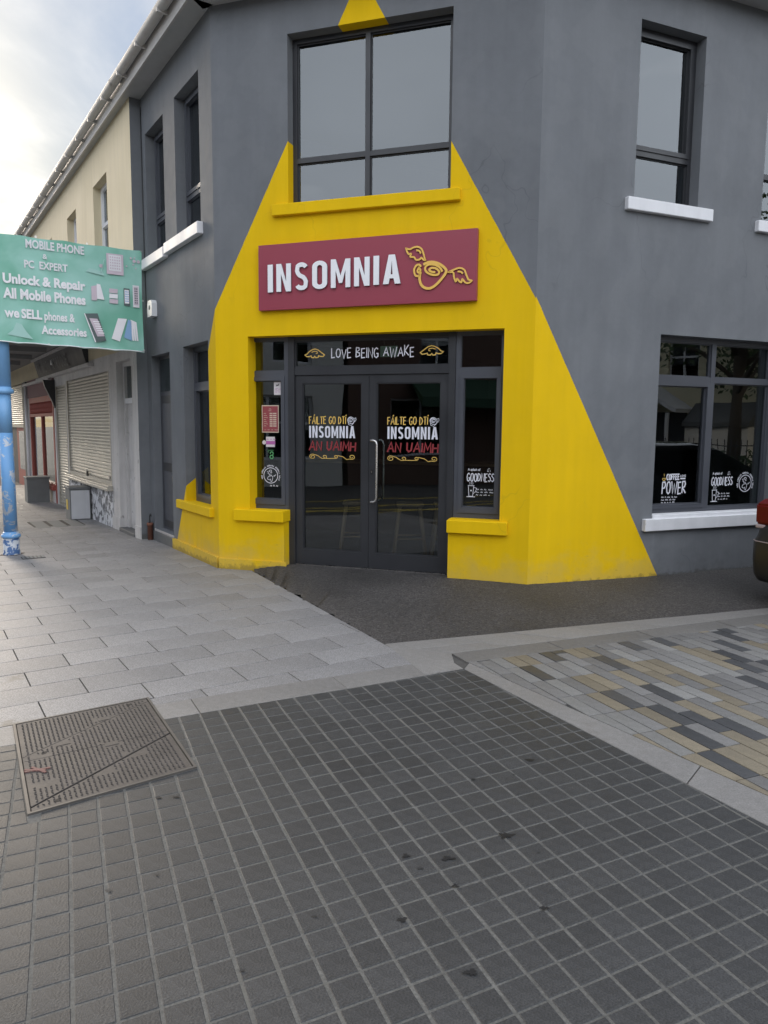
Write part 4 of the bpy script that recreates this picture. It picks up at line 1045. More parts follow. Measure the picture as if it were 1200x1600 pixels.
# ---- eaves
def eave_run(mw, x0, x1, gut=True):
    b = B(); b.box(x0, x1, -.235, .02, WZ, WZ + .02, 'soffit'); o = b.done('soffit', cb, mw)
    b = B(); b.box(x0, x1, -.262, -.237, WZ - .022, WZ + .17, 'fascia_pvc'); b.done('fascia_board', cb, mw)
    if gut:
        x0 -= .06; x1 += .06; b = B(); r = .062; i = b.mi('fascia_pvc'); n = 8
        for (ra, fl) in ((r, 1), (r - .006, -1)):
            ring = [[b.b.verts.new((x, -.335 - ra * math.cos(R_(a)), WZ + .165 - ra * math.sin(R_(a)))) for a in [180 * k / n for k in range(n + 1)]] for x in (x0, x1)]
            for k in range(n): f = b.b.faces.new((ring[0][k], ring[0][k + 1], ring[1][k + 1], ring[1][k])); f.material_index = i; f.smooth = True
        b.box(x0, x1, -.335 - r, -.335 - r + .008, WZ + .163, WZ + .175, 'fascia_pvc')
        g_ = b.done('gutter', cb, mw, recalc=False)
        x = x0 + .4
        while x < x1:
            b = B(); b.box(x, x + .03, -.395, -.262, WZ + .09, WZ + .135, 'fascia_pvc'); b.done('gutter_bracket', g_, mw); x += .9
eave_run(FF, -.1, 3.66); eave_run(FR, -.11, 11.2); eave_run(FL, -2.75, .05)
def wpt(mw, x, y, z): return mw @ Vector((x, y, z))
b = B()
RZ = WZ + .17; e1_, e2_, e3_, e4_ = wpt(FL, -2.75, -.27, RZ), wpt(FL, .09, -.27, RZ), wpt(FR, -.09, -.27, RZ), wpt(FR, 11.2, -.27, RZ)
i1, i2, i4 = wpt(FL, -2.75, 4.5, RZ + 1.7), wpt(FF, 1.78, 5.2, RZ + 1.7), wpt(FR, 11.2, 4.5, RZ + 1.7)
for q in ((e1_, e2_, i2, i1), (e2_, e3_, i2), (e3_, e4_, i4, i2)): b.face(q, 'slate')
for q in ((e1_ - Vector((0, 0, .02)), i1 - Vector((0, 0, .02)), i2 - Vector((0, 0, .02)), e2_ - Vector((0, 0, .02))), (e3_ - Vector((0, 0, .02)), i2 - Vector((0, 0, .02)), i4 - Vector((0, 0, .02)), e4_ - Vector((0, 0, .02)))): b.face(q, 'slate')
b.done('roof', cb, I4)

# ---- rooms behind the glass
iL, iR = wpt(FL, -2.7, .31, 0), wpt(FR, 10.9, .31, 0); kL, kR = wpt(FL, -2.7, 5.6, 0), wpt(FR, 10.9, 5.6, 0); a1_, b1_ = wpt(FF, .10, .31, 0), wpt(FF, 3.45, .31, 0); mid_ = wpt(FF, 1.78, 7.6, 0)
def room(z0, z1, nm):
    b = B(); ring = [iL, a1_, b1_, iR, kR, mid_, kL]
    P = lambda p, z: (p.x, p.y, z)
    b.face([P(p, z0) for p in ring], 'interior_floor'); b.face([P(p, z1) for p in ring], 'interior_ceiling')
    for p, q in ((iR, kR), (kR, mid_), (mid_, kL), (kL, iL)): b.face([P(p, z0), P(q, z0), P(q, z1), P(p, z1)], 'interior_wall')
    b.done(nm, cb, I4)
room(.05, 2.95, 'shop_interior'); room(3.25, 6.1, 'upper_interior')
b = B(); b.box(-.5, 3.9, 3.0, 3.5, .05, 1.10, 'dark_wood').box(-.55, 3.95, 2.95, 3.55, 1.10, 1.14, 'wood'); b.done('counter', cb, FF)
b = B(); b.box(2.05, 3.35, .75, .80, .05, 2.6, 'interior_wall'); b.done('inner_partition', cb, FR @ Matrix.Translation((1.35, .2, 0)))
# wooden stools just inside the doors
def stool(x, y, label, first=[None]):
    loc = wpt(FF, x, y, .05)
    if first[0]:
        src = first[0]; r = src.copy(); COL.objects.link(r); r.location = loc; r['label'] = label
        for ch in src.children: c = ch.copy(); COL.objects.link(c); c.parent = r; c.matrix_parent_inverse = ch.matrix_parent_inverse
        return r
    e0 = setp(empty('bar_stool', loc), label, 'stool', 'wooden stools inside the glass doors'); T = Matrix.Translation(loc)
    b = B(); b.box(-.16, .16, -.16, .16, .66, .70, 'wood', bev=.01); b.done('seat', e0, T)
    for sx in (-1, 1):
        for sy in (-1, 1): b = B(); b.tube([(sx * .12, sy * .12, .66), (sx * .20, sy * .20, 0)], .019, 'wood', 6); b.done('leg', e0, T)
    for sy in (-1, 1): b = B(); b.tube([(-.165, sy * .165, .28), (.165, sy * .165, .28)], .012, 'wood', 5); b.done('stretcher', e0, T)
    first[0] = e0; return e0
stool(1.35, .95, 'pale wooden stool seen through the left door leaf'); stool(2.02, 1.0, 'pale wooden stool seen through the right door leaf, beside the handle'); stool(2.45, 1.15, 'pale wooden stool seen at the right edge of the right door leaf')
ex0 = setp(empty('exit_sign', mw=FF @ Matrix.Translation((1.80, .8, 2.52))), 'green running-man exit sign hanging inside behind the fanlight', 'sign')
XE = FF @ Matrix.Translation((1.80, .8, 2.52)) @ Matrix.Scale(.62, 4)
b = B(); b.box(-.17, .17, 0, .03, -.10, .10, 'exit_light'); b.done('lit_panel', ex0, XE)
d = Draw(); d.circ(.03, .055, .016, 10); d.rib([(.02, .035), (-.005, -.02), (-.04, -.045), (-.035, -.08)], .016); d.rib([(-.005, -.02), (.03, -.04), (.05, -.08)], .015); d.rib([(-.035, .0), (-.01, .02), (.03, .005), (.055, .02)], .010); d.rib([(.09, .08), (.09, -.08)], .012); d.done('running_figure', 'vinyl_green', ex0, XE, -.003)
b = B(); b.tube([(-.1, .015, .10), (-.1, .015, .45)], .004, 'steel', 5); b.tube([(.1, .015, .10), (.1, .015, .45)], .004, 'steel', 5); b.done('hanger', ex0, XE)

# ---- alarm box, clay pipe stub
T = FL @ Matrix.Translation((-2.30, 0, 3.23)); al = setp(empty('alarm_box', mw=T), 'small white alarm sounder box on the grey side-street wall beneath the upper sills', 'alarm box')
b = B(); b.prism([(-.105, -.10), (.105, -.10), (.105, .07), (.07, .115), (-.07, .115), (-.105, .07)], -.075, -.001, 'alarm_plastic', 'y'); b.done('cover', al, T)
b = B(); b.prism([(.03 * math.cos(k), .02 + .03 * math.sin(k)) for k in [2 * math.pi * t / 12 for t in range(12)]], -.079, -.074, 'cabinet_grey', 'y'); b.done('sounder_grille', al, T)
T = Matrix.Translation((*street(2.66, .05, -.02),)); cp = setp(empty('pipe_stub', mw=T), 'rust-brown clay pipe stub standing at the wall foot with a black cable loop', 'pipe')
b = B(); b.lathe([(.038, -.05), (.038, .21), (.046, .212), (.046, .25), (.034, .25), (.034, .2)], 'clay', 12); b.done('pipe', cp, T)
b = B(); b.tube([(0, 0, .22), (0, 0, .30), (.01, -.03, .36), (.03, -.07, .39), (.05, -.10, .36)], .008, 'cable', 6); b.done('cable', cp, T)

# ================================================================== TERRACE ALONG THE SIDE STREET
tb = setp(empty('terrace_building', (*street(2.75, .15).to_2d(), 0)), 'cream rendered terrace with shuttered and red shopfronts adjoining the grey corner building', 'building')
grid_wall('upper_wall', [-20, -2.75], [2.76, WZ], [(-5.09, -4.15, 3.95, 5.52), (-7.33, -6.5, 3.95, 5.52), (-9.9, -9.0, 3.95, 5.52), (-12.3, -11.4, 3.95, 5.52), (-15, -14.1, 3.95, 5.52)], .35, 'cream_render', tb, FC)
grid_wall('lower_wall', [-20, -2.75], [-.4, 2.757], [(-3.95, -3.05, -.5, 2.62), (-8.05, -4.45, .56, 2.52), (-9.32, -8.16, -.5, 2.46), (-13.1, -9.55, -.5, 2.3), (-19, -14.2, -.5, 2.77)], .35, 'white_old', tb, FC)
b = B(); b.box(-2.748, -2.742, .001, .15, -.1, WZ - .002, 'wall_plain_grey'); b.done('return_face', tb, FC)
for (x0, x1) in ((-5.09, -4.15), (-7.33, -6.5), (-9.9, -9.0), (-12.3, -11.4), (-15, -14.1)):
    window(tb, FC, x0, x1, 3.95, 5.52, .12, trans=4.9, glass='glass_upper', mat='white_paint', fw=.06)
    b = B(); b.box(x0 - .08, x1 + .08, -.04, .10, 3.86, 3.945, 'cream_render'); b.done('sill', tb, FC)
def eave2():
    b = B(); b.box(-20, -2.752, -.112, -.087, WZ - .022, WZ + .17, 'fascia_pvc'); b.done('fascia_board', tb, FC)
    b = B(); b.box(-20, -2.752, -.087, .05, WZ, WZ + .02, 'soffit'); b.done('soffit', tb, FC)
    b = B(); r = .062; i = b.mi('fascia_pvc'); n = 8
    for ra in (r, r - .006):
        ring = [[b.b.verts.new((x, -.185 - ra * math.cos(R_(a)), WZ + .165 - ra * math.sin(R_(a)))) for a in [180 * k / n for k in range(n + 1)]] for x in (-20, -2.752)]
        for k in range(n): f = b.b.faces.new((ring[0][k], ring[0][k + 1], ring[1][k + 1], ring[1][k])); f.material_index = i; f.smooth = True
    b.box(-20, -2.752, -.247, -.239, WZ + .163, WZ + .175, 'fascia_pvc')
    g_ = b.done('gutter', tb, FC, recalc=False); x = -19.5
    while x < -2.9: b = B(); b.box(x, x + .03, -.245, -.112, WZ + .09, WZ + .135, 'fascia_pvc'); b.done('gutter_bracket', g_, FC); x += .9
eave2()
b = B(); b.face([wpt(FC, -20, -.12, RZ), wpt(FC, -2.75, -.12, RZ), wpt(FC, -2.75, 4.6, RZ + 1.7), wpt(FC, -20, 4.6, RZ + 1.7)], 'slate'); b.face([wpt(FC, -20, 9.5, RZ), wpt(FC, -2.75, 9.5, RZ), wpt(FC, -2.75, 4.6, RZ + 1.7), wpt(FC, -20, 4.6, RZ + 1.7)], 'slate'); b.done('roof', tb, I4)
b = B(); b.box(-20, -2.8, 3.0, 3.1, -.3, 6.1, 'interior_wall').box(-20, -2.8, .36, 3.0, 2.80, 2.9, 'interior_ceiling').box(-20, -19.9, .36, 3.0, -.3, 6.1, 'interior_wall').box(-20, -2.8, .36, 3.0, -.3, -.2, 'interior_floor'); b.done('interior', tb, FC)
# recessed white door with a transom light
b = B(); b.box(-3.95, -3.86, .10, .20, -.3, 2.62, 'white_old').box(-3.14, -3.05, .10, .20, -.3, 2.62, 'white_old').box(-3.86, -3.14, .10, .2, 1.98, 2.06, 'white_paint').box(-3.86, -3.14, .10, .2, 2.55, 2.62, 'white_old'); fdo = b.done('door_frame', tb, FC)
b = B(); b.box(-3.86, -3.14, .14, .18, -.06, 1.98, 'white_old'); dd = b.done('door', tb, FC)
for x0 in (-3.78, -3.46):
    for z0, z1 in ((.08, .8), (.95, 1.85)): b = B(); b.box(x0, x0 + .25, .125, .142, z0, z1, 'white_old', bev=.006); b.done('door_panel', dd, FC)
b = B(); b.box(-3.86, -3.14, .14, .145, 2.06, 2.55, 'glass'); b.done('pane', fdo, FC)
b = B(); b.box(-3.95, -3.05, -.03, .14, -.4, .02, 'step_stone', bev=.006); b.done('step', tb, FC)
for q in ((-3.05, -2.75, -.012, -.001, 2.50, 2.62), (-3.05, -2.75, -.016, -.001, -.3, .16), (-4.44, -3.96, -.016, -.001, -.3, .16)): b = B(); b.box(*q, 'white_old'); b.done('pilaster_moulding', tb, FC)
# stall riser with peeling paint, ledge, roller shutters built slat by slat
b = B(); b.box(-8.10, -4.42, -.012, -.001, -.3, .555, 'peeling'); b.done('stall_riser', tb, FC)
b = B(); b.box(-8.12, -4.38, -.105, .10, .565, .612, 'shutter', bev=.004).box(-8.10, -4.40, -.085, .10, .612, .645, 'shutter', bev=.004); b.done('ledge', tb, FC)
def shutter(x0, x1, z0, z1, y, pitch=.058, mat='shutter'):
    b = B(); b.box(x0, x0 + .05, y - .035, y + .05, z0, z1, 'shutter').box(x1 - .05, x1, y - .035, y + .05, z0, z1, 'shutter').box(x0 + .05, x1 - .05, y - .03, y + .05, z0, z0 + .07, 'shutter'); b.box(x0 + .05, x1 - .05, y + .03, y + .04, z0 + .07, z1, 'shutter_dark')
    o = b.done('roller_shutter', tb, FC)
    sb = B(); i = sb.mi(mat); P = [(0, 0), (-.010, .010), (-.014, .026), (-.010, .042), (0, .050), (.004, .058)]
    vs = [[sb.b.verts.new((x, p[0], p[1] * pitch / .058)) for p in P] for x in (x0 + .05, x1 - .05)]
    for k in range(len(P) - 1): f = sb.b.faces.new((vs[0][k], vs[1][k], vs[1][k + 1], vs[0][k + 1])); f.material_index = i
    me = bpy.data.meshes.new('slat'); bmesh.ops.recalc_face_normals(sb.b, faces=sb.b.faces[:]); sb.b.to_mesh(me); sb.b.free(); me.materials.append(M[mat])
    z = z0 + .07
    while z < z1 - pitch * .5: link('slat', me, o, FC @ Matrix.Translation((0, y, z))); z += pitch
    return o
rs = shutter(-8.05, -4.45, .648, 2.52, .03)
b = B(); b.box(-6.36, -6.26, -.02, .0, .70, .79, 'rubber', bev=.004); b.tube([(-6.34, -.012, .79), (-6.34, -.012, .83), (-6.28, -.012, .83), (-6.28, -.012, .79)], .006, 'steel', 6); b.done('padlock', rs, FC)
for x in (-7.9, -4.55): b = B(); b.box(x - .02, x + .02, -.03, .0, .74, .80, 'steel'); b.done('shutter_bolt', rs, FC)
shutter(-9.32, -8.16, -.14, 2.46, .03)
# red shopfront
b = B()
for (x0, x1) in ((-13.1, -12.98), (-9.68, -9.55)): b.box(x0, x1, -.02, .08, -.3, 2.3, 'red_wood')
b.box(-12.98, -9.68, -.02, .08, 1.83, 1.90, 'red_wood').box(-12.98, -9.68, -.02, .08, 2.17, 2.30, 'red_wood').box(-12.98, -9.68, -.08, .10, .17, .25, 'red_wood').box(-12.98, -9.68, -.05, .08, .25, .30, 'red_wood')
b.box(-11.36, -11.28, -.01, .08, .30, 1.83, 'red_wood'); rsf = b.done('shopfront', tb, FC)
b = B(); b.box(-12.98, -9.68, -.03, .08, -.3, .165, 'white_old'); b.done('stall_riser', rsf, FC)
for x0, x1 in ((-12.98, -11.36), (-11.28, -9.68)): b = B(); b.box(x0, x1, .03, .034, .30, 1.83, 'glass'); b.done('pane', rsf, FC)
for k in range(27): b = B(); x = -12.92 + k * .124; b.tube([(x, .0, 1.90), (x, .0, 1.98), (x, .0, 2.03), (x, .0, 2.10), (x, .0, 2.17)], .02, 'red_wood', 6, rs=[.014, .026, .014, .026, .014]); b.done('spindle', rsf, FC)
b = B(); b.box(-12.98, -9.68, .06, .07, 1.90, 2.17, 'house_cream'); b.done('spindle_backing', rsf, FC)
b = B(); b.box(-13.3, -9.45, -.025, -.002, 2.31, 2.75, 'maroon_wall'); b.done('signboard_panel', tb, FC)
b = B(); b.box(-13.6, -9.6, -.10, -.026, 2.62, 2.68, 'white_old'); b.done('cornice', tb, FC)
for x in (-9.40,): b = B(); b.prism([(-.02, 2.0), (-.07, 2.15), (-.20, 2.45), (-.24, 2.6), (-.001, 2.6), (-.001, 1.95)], x - .05, x + .05, 'frame_dark', 'x'); b.done('console_bracket', tb, FC)
b = B(); b.box(-9.47, -9.34, -.02, -.001, -.3, 2.0, 'white_old'); b.done('pilaster', tb, FC)
b = B(); b.tube([(-13.35, -.06, -.2), (-13.35, -.06, 2.7)], .038, 'white_paint', 10); b.done('downpipe', tb, FC)
b = B(); b.box(-14.1, -13.5, -.05, -.001, -.3, 2.75, 'dark_board'); b.done('pilaster', tb, FC)
shutter(-19, -14.2, 1.55, 2.75, .03)
b = B(); b.box(-16.4, -14.2, .06, .10, -.3, 1.55, 'red_wood').box(-19, -16.4, .06, .10, -.3, 1.55, 'dark_board'); b.done('shopfront', tb, FC)
b = B(); b.box(-15.9, -14.8, .05, .058, .35, 1.45, 'glass'); b.done('pane', tb, FC)
# dark hanging signboard over the shutters
T = FC @ Matrix.Translation((-8.5, 0, 2.68)); sg = setp(empty('shop_signboard', mw=T), 'long dark faded signboard with faint condensed lettering above the roller shutters', 'sign')
b = B(); b.prism([(-.04, 2.72), (-.001, 2.72), (-.001, 3.10), (-.14, 3.10)], -11.2, -5.9, 'dark_board', 'x'); b.done('sign_board', sg, FC)
b = B(); b.box(-11.3, -5.5, -.10, -.001, 2.655, 2.715, 'white_old', bev=.005); b.done('lower_moulding', sg, FC)
b = B(); b.box(-11.3, -5.8, -.19, -.001, 3.103, 3.15, 'white_old'); b.done('upper_moulding', sg, FC)
rr = random.Random(2); SH = Matrix.Shear('XZ', 4, (0, 0)) if False else Matrix.Identity(4)
x = -10.9
for w_ in (2, 6, 7):
    for _ in range(w_):
        d = Draw(); k = rr.choice(('I', 'N', 'O', 'H', 'E', 'R', 'T')); gw, st = GL[k]
        for pl in st: d.rib([(p[0] * .30, p[1] * .20) for p in pl], .035)
        d.done('faint_letter', 'faint_letter', sg, FC @ Matrix.Translation((x, -.075, 2.80)) @ Matrix.Rotation(R_(14.5), 4, 'X'), -.012); x += gw * .30 + .09
    x += .22

# ---- canopy over the pavement and its cast-iron columns
cy = setp(empty('street_canopy', street(2.3, 1.9, 0)), 'flat grey canopy roof over the side-street pavement, resting on blue columns behind the banner', 'canopy')
def sbox(b, s0, s1, o0, o1, z0, z1, m):
    q = [street(s0, o0), street(s1, o0), street(s1, o1), street(s0, o1)]; b.prism([(p.x, p.y) for p in q], z0, z1, m)
b = B(); sbox(b, 2.26, 19, .50, 2.1, 3.16, 3.26, 'canopy_under'); b.done('canopy_roof', cy, I4)
b = B(); sbox(b, 2.86, 19, .17, .50, 3.17, 3.25, 'canopy_under'); b.done('canopy_roof', cy, I4)
b = B(); sbox(b, 2.24, 19, 1.86, 1.98, 3.0, 3.16, 'canopy_under'); b.done('edge_beam', cy, I4)
for s_ in [2.3 + 1.9 * k for k in range(1, 9)]: b = B(); sbox(b, s_, s_ + .08, .5, 1.86, 3.06, 3.158, 'canopy_under'); b.done('joist', cy, I4)
colm = None
for s_, lb in ((2.27, 'worn sky-blue cast-iron column with flaking white base at the left edge'), (7.4, 'second blue cast-iron column further up the side street, beyond the frame')):
    q = street(s_, 1.92); zg = gz(q.x, q.y)
    if colm is None:
        T = Matrix.Translation((q.x, q.y, zg)); colm = setp(empty('cast_iron_column', mw=T), lb, 'column', 'columns carrying the canopy')
        b = B(); b.lathe([(.106, -.03), (.106, .025), (.098, .035), (.098, .215)], 'base_paint', 20); b.box(-.11, .11, -.11, .11, -.05, .004, 'rust'); b.done('column_base', colm, T)
        b = B(); b.lathe([(.098, .215), (.112, .225), (.116, .245), (.108, .262), (.096, .268), (.094, .285), (.084, .295)], 'blue_paint', 20); b.done('base_ring', colm, T)
        b = B(); b.lathe([(.082, .295), (.079, 1.55)], 'blue_paint', 20); b.done('lower_shaft', colm, T)
        b = B(); b.lathe([(.079, 1.55), (.079, 2.03)], 'blue_paint_clean', 20); b.done('upper_shaft', colm, T)
        b = B(); b.lathe([(.079, 2.03), (.112, 2.04), (.118, 2.065), (.112, 2.09), (.090, 2.10), (.088, 2.12)], 'blue_paint_clean', 20); b.done('neck_ring', colm, T)
        b = B(); b.lathe([(.088, 2.12), (.086, 2.80), (.11, 2.86), (.12, 2.90), (.12, 3.02)], 'blue_paint_clean', 20); b.done('capital', colm, T)
    else:
        c = colm.copy(); COL.objects.link(c); c.location = (q.x, q.y, zg); c['label'] = lb
        for ch in colm.children: k = ch.copy(); COL.objects.link(k); k.parent = c; k.matrix_parent_inverse = ch.matrix_parent_inverse

# ---- vinyl banner tied to the canopy end
bp = street(2.12, 0); BM = frame((bp.x, bp.y), 56.7); bn_ = setp(empty('banner', mw=BM @ Matrix.Translation((-1.1, 0, 2.62))), 'green vinyl banner for mobile phone and PC repair hung across the canopy end', 'banner')
b = B(); i = b.mi('banner_cloth'); NX, NZ = 60, 24; G = []
def rip(u, w): return .006 * math.sin(u * 17 + 2.2 * w) * (.3 + w * w) + .003 * math.sin(u * 41 + w * 3) * w + .008 * math.sin((1 - u) * 30) * math.exp(-(1 - u) * 14) * (1 - .4 * w) 
for a in range(NX + 1):
    G.append([])
    for c in range(NZ + 1):
        u, w = a / NX, c / NZ; x = -2.14 + u * 1.93; zt = 3.940 + .012 * u + (-.012 * abs(math.sin(u * 12.6))); zb = 2.640 - .026 * u + .012 * abs(math.sin(u * 15.7)); xx = x + .010 * w * (1 - abs(2 * u - 1)) - .012 * math.sin(w * math.pi) * (u > .97)
        G[-1].append(b.b.verts.new((xx, rip(u, abs(2 * w - 1)), zt + (zb - zt) * w)))
for a in range(NX):
    for c in range(NZ): f = b.b.faces.new((G[a][c], G[a][c + 1], G[a + 1][c + 1], G[a + 1][c])); f.material_index = i; f.smooth = True
b.done('banner_sheet', bn_, BM, recalc=False)
b = B(); 
P_ = [(-2.14, -.008, 2.655)] + [(-2.14 + .0965 * k, -.008 + .004 * math.sin(k), 2.650 - .0012 * k + .010 * abs(math.sin(k * .785))) for k in range(1, 20)] + [(-.212, -.008, 2.628)]
b.tube(P_, .007, 'letter_white', 5); b.done('hem', bn_, BM)
YB = -.015
for (t, x, z, w, h, m_, bo) in (('MOBILE PHONE', -1.618, 3.800, .68, .105, 'banner_dim', .03), ('&', -1.43, 3.690, .055, .06, 'banner_dim', .02), ('PC  EXPERT', -1.643, 3.560, .50, .095, 'banner_dim', .03), ('Unlock & Repair', -1.888, 3.318, .949, .155, 'banner_white', .04), ('All Mobile Phones', -1.892, 3.172, .95, .130, 'banner_white', .04),
                           ('we', -1.887, 2.945, .165, .085, 'banner_white', .03), ('SELL', -1.700, 2.945, .235, .118, 'banner_white', .04), ('phones &', -1.440, 2.912, .36, .140, 'banner_white', .03), ('Accessories', -1.480, 2.772, .537, .108, 'banner_white', .035)):
    printed('banner_lettering', t, x, z, w, h, m_, bn_, BM, YB, bo)
def bpic(pts, mat, nm='printed_picture', y=YB): d = Draw(); d.poly(pts); d.done(nm, mat, bn_, BM, y)
def quad(x0, z0, x1, z1, sk=0.0): return [(x0, z0), (x1, z0), (x1 + sk, z1), (x0 + sk, z1)]
bpic(quad(-.668, 3.60, -.455, 3.862, .0), 'banner_pink'); bpic(quad(-.640, 3.645, -.482, 3.845), 'banner_dim', y=YB - .002); bpic([(-.75, 3.60), (-.735, 3.60), (-.69, 3.78), (-.70, 3.78)], 'banner_pale')
rr = random.Random(5)
for k in range(12):
    d = Draw(); d.circ(-.42 + rr.uniform(0, .17) if k < 8 else -.80 + rr.uniform(0, .08), 3.60 + rr.uniform(0, .27) if k < 8 else 3.68 + rr.uniform(0, .14), rr.choice((.010, .014, .022)), 10); d.done('printed_bubble', 'banner_pink', bn_, BM, YB)
bpic([(-.93, 3.60), (-.70, 3.57), (-.72, 3.62), (-.88, 3.645)], 'banner_pale')
bpic([(-.868, 3.245), (-.80, 3.25), (-.80, 3.44), (-.868, 3.42)], 'banner_pink'); bpic([(-.80, 3.27), (-.71, 3.265), (-.755, 3.455), (-.80, 3.46)], 'banner_white', y=YB - .002)
for k in range(3): bpic(quad(-.648, 3.23 + k * .066, -.540, 3.285 + k * .066, .004), ('banner_pink', 'banner_white', 'banner_pink')[k])
bpic(quad(-.462, 3.215, -.384, 3.44), 'banner_dark'); bpic(quad(-.452, 3.245, -.394, 3.42), 'banner_white', y=YB - .002); bpic(quad(-.345, 3.205, -.262, 3.49), 'banner_dim'); bpic(quad(-.330, 3.235, -.276, 3.47), 'banner_pink', y=YB - .002)
bpic([(-.83, 2.715), (-.703, 2.745), (-.80, 3.085), (-.955, 3.07)], 'banner_dark'); bpic([(-.812, 2.790), (-.722, 2.80), (-.806, 3.015), (-.905, 3.015)], 'banner_pink', y=YB - .002); bpic([(-.845, 2.715), (-.83, 2.715), (-.955, 3.07), (-.968, 3.07)], 'banner_white', y=YB - .003)
bpic([(-.635, 2.775), (-.53, 2.745), (-.43, 3.045), (-.545, 3.045)], 'banner_white'); bpic([(-.475, 2.80), (-.375, 2.765), (-.372, 3.02), (-.415, 3.04)], 'banner_blue')
for k in range(3): bpic([(-.368 + k * .029, 2.77), (-.345 + k * .029, 2.765), (-.355 + k * .024, 3.03 - k * .01), (-.385 + k * .027, 3.04 - k * .01)], 'banner_white')
for (x0, z0, x1, z1, nx_, nz_, m_) in ((-.632, 3.660, -.490, 3.835, 5, 5, 'banner_pink'), (-.448, 3.26, -.398, 3.41, 3, 5, 'banner_blue'), (-.326, 3.25, -.280, 3.46, 2, 7, 'banner_dark')):
    for a in range(nx_):
        for c in range(nz_):
            w_, h_ = (x1 - x0) / nx_, (z1 - z0) / nz_; bpic(quad(x0 + w_ * (a + .2), z0 + h_ * (c + .2), x0 + w_ * (a + .8), z0 + h_ * (c + .75)), m_, 'printed_icon', YB - .004)
for k in range(6): z = 2.83 + k * .028; xo = -.80 - k * .0115; bpic([(xo, z), (xo + .075, z + .003), (xo + .071, z + .015), (xo - .004, z + .012)], 'banner_white', 'printed_icon', YB - .004)
bpic([(-1.87, 2.74), (-1.58, 2.70), (-1.66, 2.80), (-1.70, 2.87), (-1.76, 2.89), (-1.80, 2.80)], 'banner_pale')
for x, z in ((-.215, 3.94), (-.215, 3.3), (-.22, 2.65), (-.9, 3.945), (-1.5, 3.945), (-.8, 2.645), (-1.4, 2.65)):
    d = Draw(); d.ring(x, z, .009, .006, 10); d.done('eyelet', 'steel', bn_, BM, YB - .002)

# ---- utility cabinets against the shopfronts
def cabinet(s, o, w, dpt, h, label, side='cabinet_grey', front='cabinet_white', cap=True):
    q = street(s, o); z = gz(q.x, q.y); T = frame((q.x, q.y), -33.3, True); T = Matrix.Translation((0, 0, z)) @ T; e0 = setp(empty('utility_cabinet', mw=T), label, 'utility box', 'utility cabinets on the side-street pavement')
    b = B(); b.box(-w / 2, w / 2, -dpt / 2, dpt / 2, -.05, h - .04, side, bev=.006); b.done('body', e0, T)
    b = B(); b.box(-w / 2 - .015, w / 2 + .015, -dpt / 2 - .015, dpt / 2 + .015, h - .045, h, side, bev=.008); b.done('lid', e0, T)
    if front: b = B(); b.box(w / 2 - .001, w / 2 + .012, -dpt / 2 + .02, dpt / 2 - .02, .02, h - .06, front, bev=.004); b.done('door_panel', e0, T)
    return e0, T
e0, T = cabinet(6.2, .36, .42, .36, .60, 'white and grey utility box with yellow label below the roller shutter')
b = B(); b.box(-.10, .02, -.187, -.18, .18, .36, 'yellow_label'); b.done('warning_label', e0, T)
cabinet(10.2, .48, .42, .46, .58, 'plain grey concrete utility box before the red shopfront', front=None)

# ================================================================== PARKED CAR (only its tail shows)
cq = V2(3.60, 7.11); CM = frame((cq.x, cq.y), 67.2) @ Matrix.Translation((0, -.02, .012))
# local: X forward along the wall, Y towards the wall, Z up; the tail is at x=0, near flank at y=-1.78
car = setp(empty('parked_car', mw=CM @ Matrix.Translation((2, -.9, 0))), 'black hatchback parked by the side wall, only its tail and red lamp in view', 'car')
prof = [(.02, .28), (-.03, .42), (-.05, .55), (-.02, .66), (.03, .72), (.05, .95), (.10, 1.02), (.34, 1.36), (.60, 1.45), (1.9, 1.47), (2.35, 1.40), (3.10, 1.00), (4.0, .84), (4.25, .70), (4.3, .45), (4.22, .25), (3.9, .20), (.3, .20)]
b = B(); i = b.mi('car_paint'); sec = []; NY = 10
for k in range(NY + 1):
    t = -1 + 2 * k / NY; ring = []
    for (x, z) in prof:
        tuck = 1 - .10 * max(0, (z - .95)) / .5 * 1.6; hw = .88 * tuck
        y = math.copysign(abs(t) ** .82, t) * hw; e = abs(t) ** 5
        ring.append(b.b.verts.new((x + (.16 * e if x < .4 else (-.16 * e if x > 3.5 else 0)), -.9 + y, z - (.05 * e if z > 1.2 else 0))))
    sec.append(ring)
for a, c in zip(sec, sec[1:]):
    for k in range(len(prof)): f = b.b.faces.new((a[k], a[(k + 1) % len(prof)], c[(k + 1) % len(prof)], c[k])); f.material_index = i; f.smooth = True
for r in (sec[0], sec[-1][::-1]): f = b.b.faces.new(r); f.material_index = i
b.done('body', car, CM)
b = B(); b.prism([(.125, 1.04), (.345, 1.345), (.365, 1.335), (.15, 1.03)], -1.50, -.30, 'car_glass', 'y'); b.done('rear_window', car, CM)
for sy in (-1, 1):
    y0 = -.9 + sy * .83; b = B(); b.prism([(.62, 1.02), (.72, 1.36), (2.2, 1.36), (2.85, 1.04)], y0 - .012, y0 + .012, 'car_glass', 'y'); b.done('side_window', car, CM)
    yc = -.9 + sy * .78
    b = B()
    b.prism([(-.015, .74), (-.02, .93), (.10, .985), (.26, .96), (.20, .80), (.10, .73)], yc - .11, yc + .115, 'lamp_red', 'y')
    bmesh.ops.bevel(b.b, geom=b.b.edges[:], offset=.018, segments=2, affect='EDGES'); b.done('tail_lamp', car, CM)
    b = B(); b.box(-.025, .06, yc - .09, yc + .10, .70, .735, 'lamp_clear', bev=.008); b.done('reversing_lamp', car, CM)
